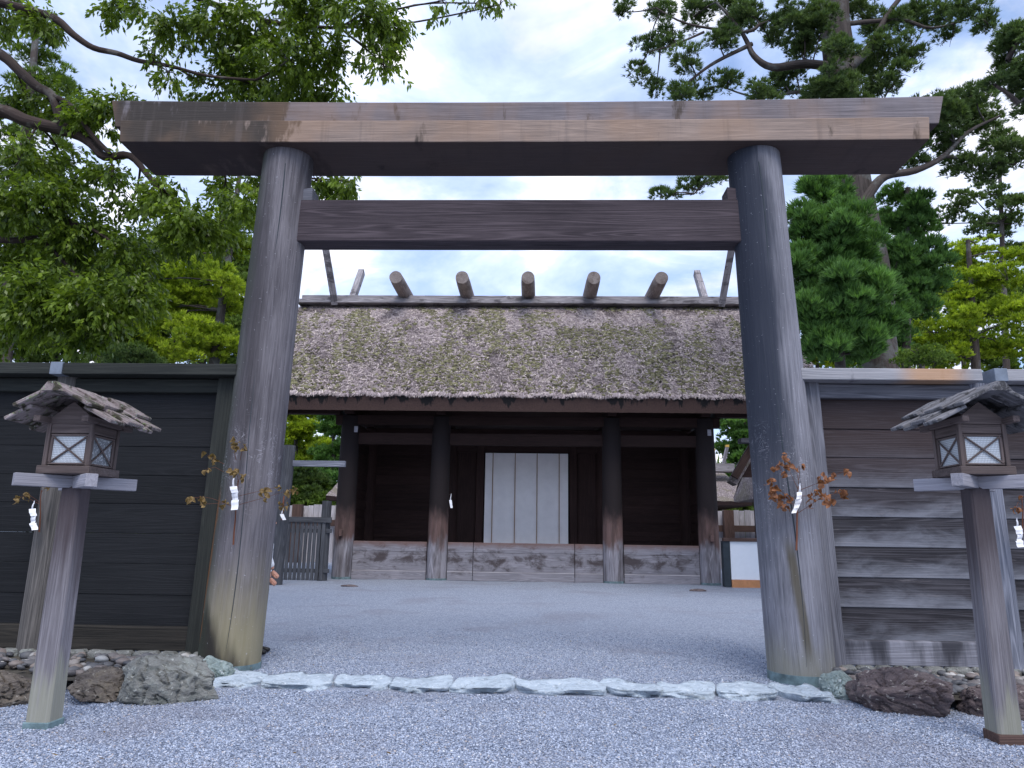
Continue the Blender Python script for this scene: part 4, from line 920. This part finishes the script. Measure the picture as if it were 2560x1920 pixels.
def conifer(blobs,cr=.5,tn=26,K=13,L=.26,w=.016,dens=1.,fl=.62,up=.35,spread=.85,droop=0.):
    Vs=[];Ts=[]
    for (c,r) in blobs:
        nc=max(2,int(3.4*dens*(r/cr)**2)); cc=np.array(c)+rball(nc,.35)*np.array([1,1,.85])*r
        for q in cc:
            rr=cr*(.4+.95*RNG.random()); m=int(tn*(rr/cr)**1.6)+4
            v=unit(RNG.normal(size=(m,3))); v[:,2]=np.where(v[:,2]<-.2,-v[:,2]*.7,v[:,2]); p=q+v*rr*np.array([1,1,fl])*(.55+.5*RNG.random((m,1)))
            ax=unit(v+np.array([0,0,up])); O=np.repeat(p,K,0); A=np.repeat(ax,K,0)
            d=unit(A+unit(RNG.normal(size=(m*K,3)))*spread+np.array([0,0,-droop])); l=L*(.5+.7*RNG.random(m*K))
            Vs.append(leaf_quads(O,d,l,np.full(m*K,w)*(.7+.6*RNG.random(m*K)),unit(RNG.normal(size=(m*K,3)))))
            Ts.append(np.clip(RNG.random()*.3+np.repeat(RNG.random(m)*.4,K)+RNG.random(m*K)*.32,0,1))
    return np.concatenate(Vs),np.concatenate(Ts)
def wl(lst,Y,jit=.0):
    out=[]
    for b in lst:
        y=(b[3] if len(b)>3 else Y)+random.uniform(-jit,jit); out.append((P(b[0],b[1],y),b[2]*y/FPX))
    return out
def path(lst,Y): return [P(a[0],a[1],Y if len(a)<3 else a[2]) for a in lst]
def smoothp(pts,k=4):
    out=[]
    for i in range(len(pts)-1):
        p0=pts[max(i-1,0)];p1=pts[i];p2=pts[i+1];p3=pts[min(i+2,len(pts)-1)]
        for j in range(k):
            t=j/k; out.append(.5*((2*p1)+(p2-p0)*t+(2*p0-5*p1+4*p2-p3)*t*t+(3*p1-p0-3*p2+p3)*t**3))
    return out+[pts[-1]]
def tree(label,name,cat,base,trunk,tr,limbs,blobs,fol,leafm,bark,twig=.02,group='trees around the shrine',subt=5):
    o=empty(name,base,label,cat,group)
    tp=smoothp(trunk); n=len(tp); MB().tube(tp,[tr[0]+(tr[1]-tr[0])*i/(n-1) for i in range(n)],20,wob=.12).build('trunk',bark,o)
    nodes=list(tp)
    for (pts,r0,r1) in limbs:
        q=smoothp(pts); m=len(q); MB().tube(q,[r0+(r1-r0)*i/(m-1) for i in range(m)],12,wob=.15).build('limb',bark,o); nodes+=q
    tw=MB()
    for (c,r) in blobs:
        nb=min(nodes,key=lambda a:(a-c).length); mid=(nb+c)/2+Vector((random.uniform(-.1,.1),random.uniform(-.1,.1),random.uniform(-.05,.15)))*(c-nb).length*.6
        tw.tube(smoothp([nb,mid,c],4),[twig*1.3*(1-.06*i) for i in range(9)],6,False)
        for k in range(subt):
            e=c+Vector(rball(1,.6)[0])*r*.95; m2=(c+e)/2+Vector((0,0,r*.12)); tw.tube([c,m2,e],[twig*.6,twig*.42,twig*.2],5,False)
    tw.build('twigs',bark,o)['kind']='stuff'
    V,T=fol(blobs); off=np.array(wloc(o)); cr=link('crown',quads_mesh('crown',V-off,leafm,T),o); cr['kind']='stuff'; return o
# near broadleaf tree on the left
YO=12.
ob=wl([(30,20,80),(100,60,60),(300,20,60),(400,40,70),(460,90,45),(540,50,95),(660,50,105),(790,40,105),(900,40,95),(980,70,60),(940,130,50),(960,165,30),(600,150,90),(720,150,100),(820,150,70),(540,215,70),(640,220,80),(760,225,75),(840,240,45),(420,180,36),(385,130,26),
 (1105,2,24),(1190,8,30),(1250,12,26),(300,270,70),(240,300,70),(60,240,70),(150,290,70),(50,400,80),(160,420,80),(280,440,60),(330,500,50),(400,470,60),(450,545,55),
 (50,600,120),(190,610,120),(310,650,100),(110,760,130),(250,770,110),(340,740,70),(60,510,90),(30,800,90),(150,520,70),(200,850,50),
 (480,590,65),(550,560,65),(610,520,60),(560,480,50),(640,470,45),(830,465,42),(880,455,32),(790,452,40),(690,450,50)],YO,.9)
tree('spreading broadleaf evergreen with dark limbs reaching in from the left over the gate','broadleaf_tree','tree',(-12.,12.2,0),
 [Vector((-12.,12.2,-.1)),Vector((-12.2,12.2,3)),Vector((-12.3,12.1,6)),Vector((-12.4,12,9)),Vector((-12.8,12,13))],(.55,.22),
 [(path([(-520,420),(-230,330),(-100,290),(0,277),(70,304),(179,331),(228,358),(262,392),(325,390),(380,450),(461,526),(515,590)],YO-.3),.17,.02),
  (path([(-620,60),(-240,60),(-100,90),(0,135),(49,179),(92,217),(130,239),(152,304),(185,328)],YO-.4),.12,.06),
  (path([(130,239),(179,266),(228,336),(275,384)],YO-.42),.05,.04),
  (path([(-640,-100),(-200,-60),(-60,-10),(81,27),(141,49),(184,87),(233,119),(293,133),(347,152),(423,165),(520,190),(640,200)],YO-.4),.10,.02),
  (path([(-100,-200),(150,-120),(400,-40),(560,20),(700,60),(850,70)],YO+.2),.10,.03),
  (path([(-480,620),(-260,520),(-120,560),(0,600),(120,590),(200,560),(300,620)],YO),.10,.02),
  (path([(100,590),(200,700),(270,790)],YO),.04,.015),
  (path([(325,390),(420,400),(560,430),(700,440),(830,450)],YO+.2),.05,.015)],
 ob,lambda b:np_cat(broad(b[:31],.125,1.05),broad(b[31:],.125,1.3)),M_['lf_oak'],M_['bark'],.018)
# conifers behind the left fence
def con(label,Y,lst,tx,ty0,top,mat,r=.3,cr=.6,L=.34,w=.03,dens=1.,tn=24,jit=1.2,name='conifer_tree',sp=.85,fl=.62,K=12,limbs=(),bark='barkred',droop=0.,rt=.08):
    b=wl(lst,Y,jit); bx=P(tx,ty0,Y); base=(bx.x,Y,0)
    tp=P(top[0],top[1],Y)
    tree(label,name,'tree',base,[Vector((bx.x,Y,-.1)),Vector((bx.x*.6+tp.x*.4,Y,tp.z*.4)),Vector((bx.x*.3+tp.x*.7,Y,tp.z*.7)),tp],(r,rt),list(limbs),b,lambda q:conifer(q,cr*.85,int(tn*2.1),K,L*.55,w*.62,dens*1.05,fl,.75,sp*.72,droop),M_[mat],M_[bark],.03,subt=2)
con('tall feathery conifer behind the broadleaf tree at the upper left',22,[(90,130,60),(130,200,60),(60,240,60),(170,260,45),(110,330,80),(30,330,60),(60,450,90),(150,480,80),(40,600,90),(140,620,90),(80,60,36)],40,900,(95,40),'lf_mid',.35,.5,.36,.022,.8)
con('yellow-green conifer rising just left of the left gate pillar',27,[(380,700,60),(400,800,70),(450,640,50),(520,760,70),(480,720,80),(420,770,75),(550,700,65),(590,760,60),(470,850,75),(400,880,60),(550,860,70),(600,540,50),(630,480,40),(610,620,55),(560,620,45),(340,850,55),(350,760,50),(500,650,40)],500,1100,(600,430),'lf_yel',.3,.62,.36,.035,1.15)
con('mid green conifer above the left fence behind the left lantern',25,[(40,850,80),(130,830,80),(210,800,80),(60,900,60),(180,890,60),(250,870,60),(60,760,70),(300,830,50),(350,900,50)],150,1100,(150,730),'lf_mid',.3,.6,.36,.035,1.2)
con('bluish dark shrub peeking over the left fence',17,[(270,905,42),(320,900,45),(370,915,34)],310,1100,(310,900),'lf_ced',.1,.3,.16,.016,1.5,name='shrub')
con('far yellow-green conifer seen between the left gate pillar and the hall',60,[(735,1070,55),(735,1150,50),(790,1110,50),(760,1030,45),(700,1010,50)],745,1300,(740,980),'lf_yel',.3,1.,.7,.065,1.5)
con('dark olive tree low behind the cross rail left of the hall',52,[(750,1205,45),(720,1230,40),(790,1215,35),(770,1245,30)],755,1300,(750,1170),'lf_ced',.25,.8,.55,.05,1.6)
con('green conifer right of the pale trunk left of the hall',56,[(835,1080,45),(840,1150,48),(830,1215,45),(860,1040,40),(800,1180,34),(880,1120,50)],835,1300,(835,1010),'lf_grn',.25,.9,.6,.055,1.6)
con('far green conifer between the hall and the right gate pillar',58,[(1840,1060,50),(1870,1110,50),(1830,1140,45),(1880,1180,48),(1850,1220,40),(1900,1050,50),(1890,1250,40),(1800,1030,40),(1910,1290,40)],1855,1320,(1860,980),'lf_grn',.3,1.,.65,.06,1.6)
# big cedar right
YC=20.
cedb=wl([(2060,60,50,19.3),(2110,130,46,19.3),(2075,205,50,19.3),(2135,20,46,19.3),(2010,70,46),(2150,250,40),(1930,110,34),(1990,180,34),(2180,160,40),(2240,60,36),(1625,115,36),(1600,180,30),(1680,90,40),(1650,30,36),(1740,40,50),(1830,40,50),(1720,150,42),(1800,110,40),(1640,220,30),(1700,235,34),(1760,230,36),(1820,200,34),(1880,40,55),(1960,50,55),(2000,120,48),(1955,205,50),(1900,240,36),(2060,30,45),(2050,225,55),(2120,235,55),(2150,180,50),(2200,120,42),(2250,190,42),(2280,120,40),(2200,60,50),(2290,50,50),(2350,40,50),(2420,30,44),(2470,60,36),(2380,95,30),(2200,230,44),(1560,30,30),
 (2340,330,60),(2400,280,60),(2450,315,55),(2500,370,50),(2470,430,40),(2400,415,40),(2535,400,44),(2300,400,36),(2350,290,50),(2440,245,40),(2310,270,40),(2370,360,40),
 (1685,482,22),(1725,470,30),(1765,455,26),(1800,440,24),(1650,492,14)],YC,1.0)
tree('giant old cedar with a thick trunk and bare grey limb standing right of the gate','cedar_tree','tree',(9.6,YC,0),
 [Vector((9.65,YC,-.1)),P(2196,910,YC),P(2180,700,YC),P(2140,490,YC),P(2112,300,YC),P(2098,143,YC),P(2085,0,YC),P(2080,-260,YC)],(.56,.40),
 [(path([(2085,168),(2010,160),(1930,168),(1885,140),(1865,100),(1840,60),(1790,5)],YC-.4),.15,.03),
  (path([(1880,110),(1790,155),(1740,190),(1680,240)],YC-.4),.07,.02),
  (path([(1900,60),(1860,80),(1720,60),(1640,20)],YC-.6),.06,.02),
  (path([(1760,80),(1690,110),(1620,130)],YC-.5),.04,.012),
  (path([(2120,170),(2165,130),(2190,90),(2230,20),(2300,-60)],YC-.3),.16,.05),
  (path([(2110,60),(2250,50),(2330,70),(2430,45)],YC-.2),.08,.02),
  (path([(2100,250),(2000,230),(1900,245),(1800,215)],YC+.3),.07,.02),
  (path([(2150,520),(2175,480),(2215,440),(2290,425),(2360,390),(2420,330),(2500,290)],YC-.4),.17,.03),
  (path([(2360,390),(2440,400),(2540,410)],YC-.4),.06,.02),
  (path([(2125,380),(2000,400),(1900,425),(1790,440),(1735,485)],YC+.5),.10,.02),
  (path([(2110,300),(2200,270),(2300,290),(2400,250)],YC+.3),.09,.02)],
 cedb,lambda b:conifer(b,.27,30,13,.17,.011,1.0,.7,.6,.62,.02),M_['lf_ced'],M_['barkred'],.02,subt=5)
con('dense blue-green young cedar in front of the giant trunk',18.3,[(2045,480,42),(2010,570,58),(2085,570,75),(1995,660,58),(2060,670,95),(2130,650,75),(2170,740,72),(2050,790,90),(2130,830,85),(1998,770,62),(2200,810,46),(2150,885,45),(2095,505,50),(2060,870,55),(2160,600,40),(2110,740,90)],2110,1000,(2060,450),'lf_grn',.18,.30,.40,.021,1.35,26,.7,fl=1.05,sp=.6)
con('darker green cedar on the right side of the giant trunk',21.5,[(2290,570,56),(2320,650,52),(2250,640,56),(2270,720,60),(2235,780,45),(2330,710,40),(2240,500,30),(2300,515,32),(2250,560,50),(2225,840,50),(2210,900,40),(2290,780,45),(2215,700,50)],2205,930,(2270,470),'lf_grn',.18,.30,.36,.02,1.2,24,.7,fl=1.0,sp=.6)
con('yellow-green conifer spreading above the right fence',30,[(2390,650,55),(2450,625,52),(2370,730,55),(2440,700,62),(2520,700,56),(2400,800,66),(2320,830,56),(2480,790,64),(2545,790,56),(2350,890,56),(2440,880,58),(2520,880,58),(2270,870,46),(2240,905,40),(2555,640,45)],2430,1100,(2420,600),'lf_yel',.3,.62,.36,.036,1.0)
con('wispy layered pine behind the yellow-green conifer at the right edge',35,[(2390,525,38),(2445,560,40),(2500,500,40),(2480,580,40),(2550,505,36),(2540,560,42),(2400,480,22),(2530,640,42),(2440,500,20),(2350,560,22),(2470,470,20)],2490,1100,(2500,440),'lf_ced',.22,.55,.36,.032,.8,20)
con('small grey-green bush above the right fence',16,[(2300,895,38),(2340,905,30),(2265,905,26)],2300,1100,(2300,890),'lf_mid',.08,.26,.13,.014,1.6,name='shrub')
con('mid green low trees just right of the right gate pillar',34,[(2030,880,42),(2060,905,36),(2000,900,36),(2110,910,34)],2050,1100,(2040,860),'lf_yel',.15,.6,.36,.036,1.6)
con('overhanging cedar spray at the upper right corner',9.5,[(2530,110,42),(2548,190,46),(2560,265,36),(2515,160,30),(2490,215,22),(2560,80,40),(2540,230,34),(2600,150,70)],2760,1900,(2640,20),'lf_ced',.25,.16,.13,.009,1.5,16,.3,
 limbs=[(path([(2700,120),(2620,140),(2550,160),(2520,150)],9.5),.04,.01),(path([(2650,190),(2580,230),(2540,265)],9.5),.03,.008)],droop=.3)
con('dark mixed conifer well behind the left fence',42,[(380,640,80),(470,600,70),(560,650,80),(420,720,80),(520,760,80),(600,820,70),(440,850,80),(560,880,80),(340,800,80),(620,700,60),(600,560,50)],520,1100,(520,560),'lf_mid',.3,.9,.55,.05,1.7,fl=.85)
con('dark mixed conifer at the far left behind the fence',40,[(60,700,90),(180,700,90),(60,820,90),(180,830,90),(290,860,80),(120,600,80),(260,760,70)],150,1100,(150,600),'lf_ced',.3,.9,.55,.05,1.7,fl=.85)
con('dark mixed conifer well behind the right fence',42,[(2300,760,60),(2380,740,70),(2470,760,80),(2550,760,70),(2300,860,70),(2400,880,70),(2500,890,70),(2230,880,50)],2400,1100,(2400,720),'lf_mid',.3,.9,.55,.05,1.7,fl=.85)
for (k,x0,x1,lb,m_) in((0,-26,-12,'low dark evergreen hedge behind the pale board fence on the left','lf_mid'),(1,12,26,'low dark evergreen hedge behind the pale board fence on the right','lf_mid')):
    bl=[(Vector((random.uniform(x0,x1),random.uniform(51,54),random.uniform(.8,4.2))),random.uniform(1.0,1.7)) for _ in range(34)]
    V,T=conifer(bl,.8,44,11,.36,.04,1.1); h=link('hedge',quads_mesh('hedge',V-np.array([(x0+x1)/2,52.5,0]),M_[m_],T)); h.location=((x0+x1)/2,52.5,0); tag(h,lb,'hedge')
# far wood closing the view behind the halls
def farwood():
    bl=[]; rg=random.Random(4)
    for k in range(60):
        x=rg.uniform(-75,75)
        bl.append((Vector((x,rg.uniform(70,85),rg.uniform(1,7 if abs(x)<22 else 13))),rg.uniform(2.5,4.2)))
    V,T=conifer(bl,2.2,20,10,1.3,.13,1.4); tag(link('far_wood',quads_mesh('far_wood',V,M_['lf_mid'],T)),kind='stuff')
farwood()
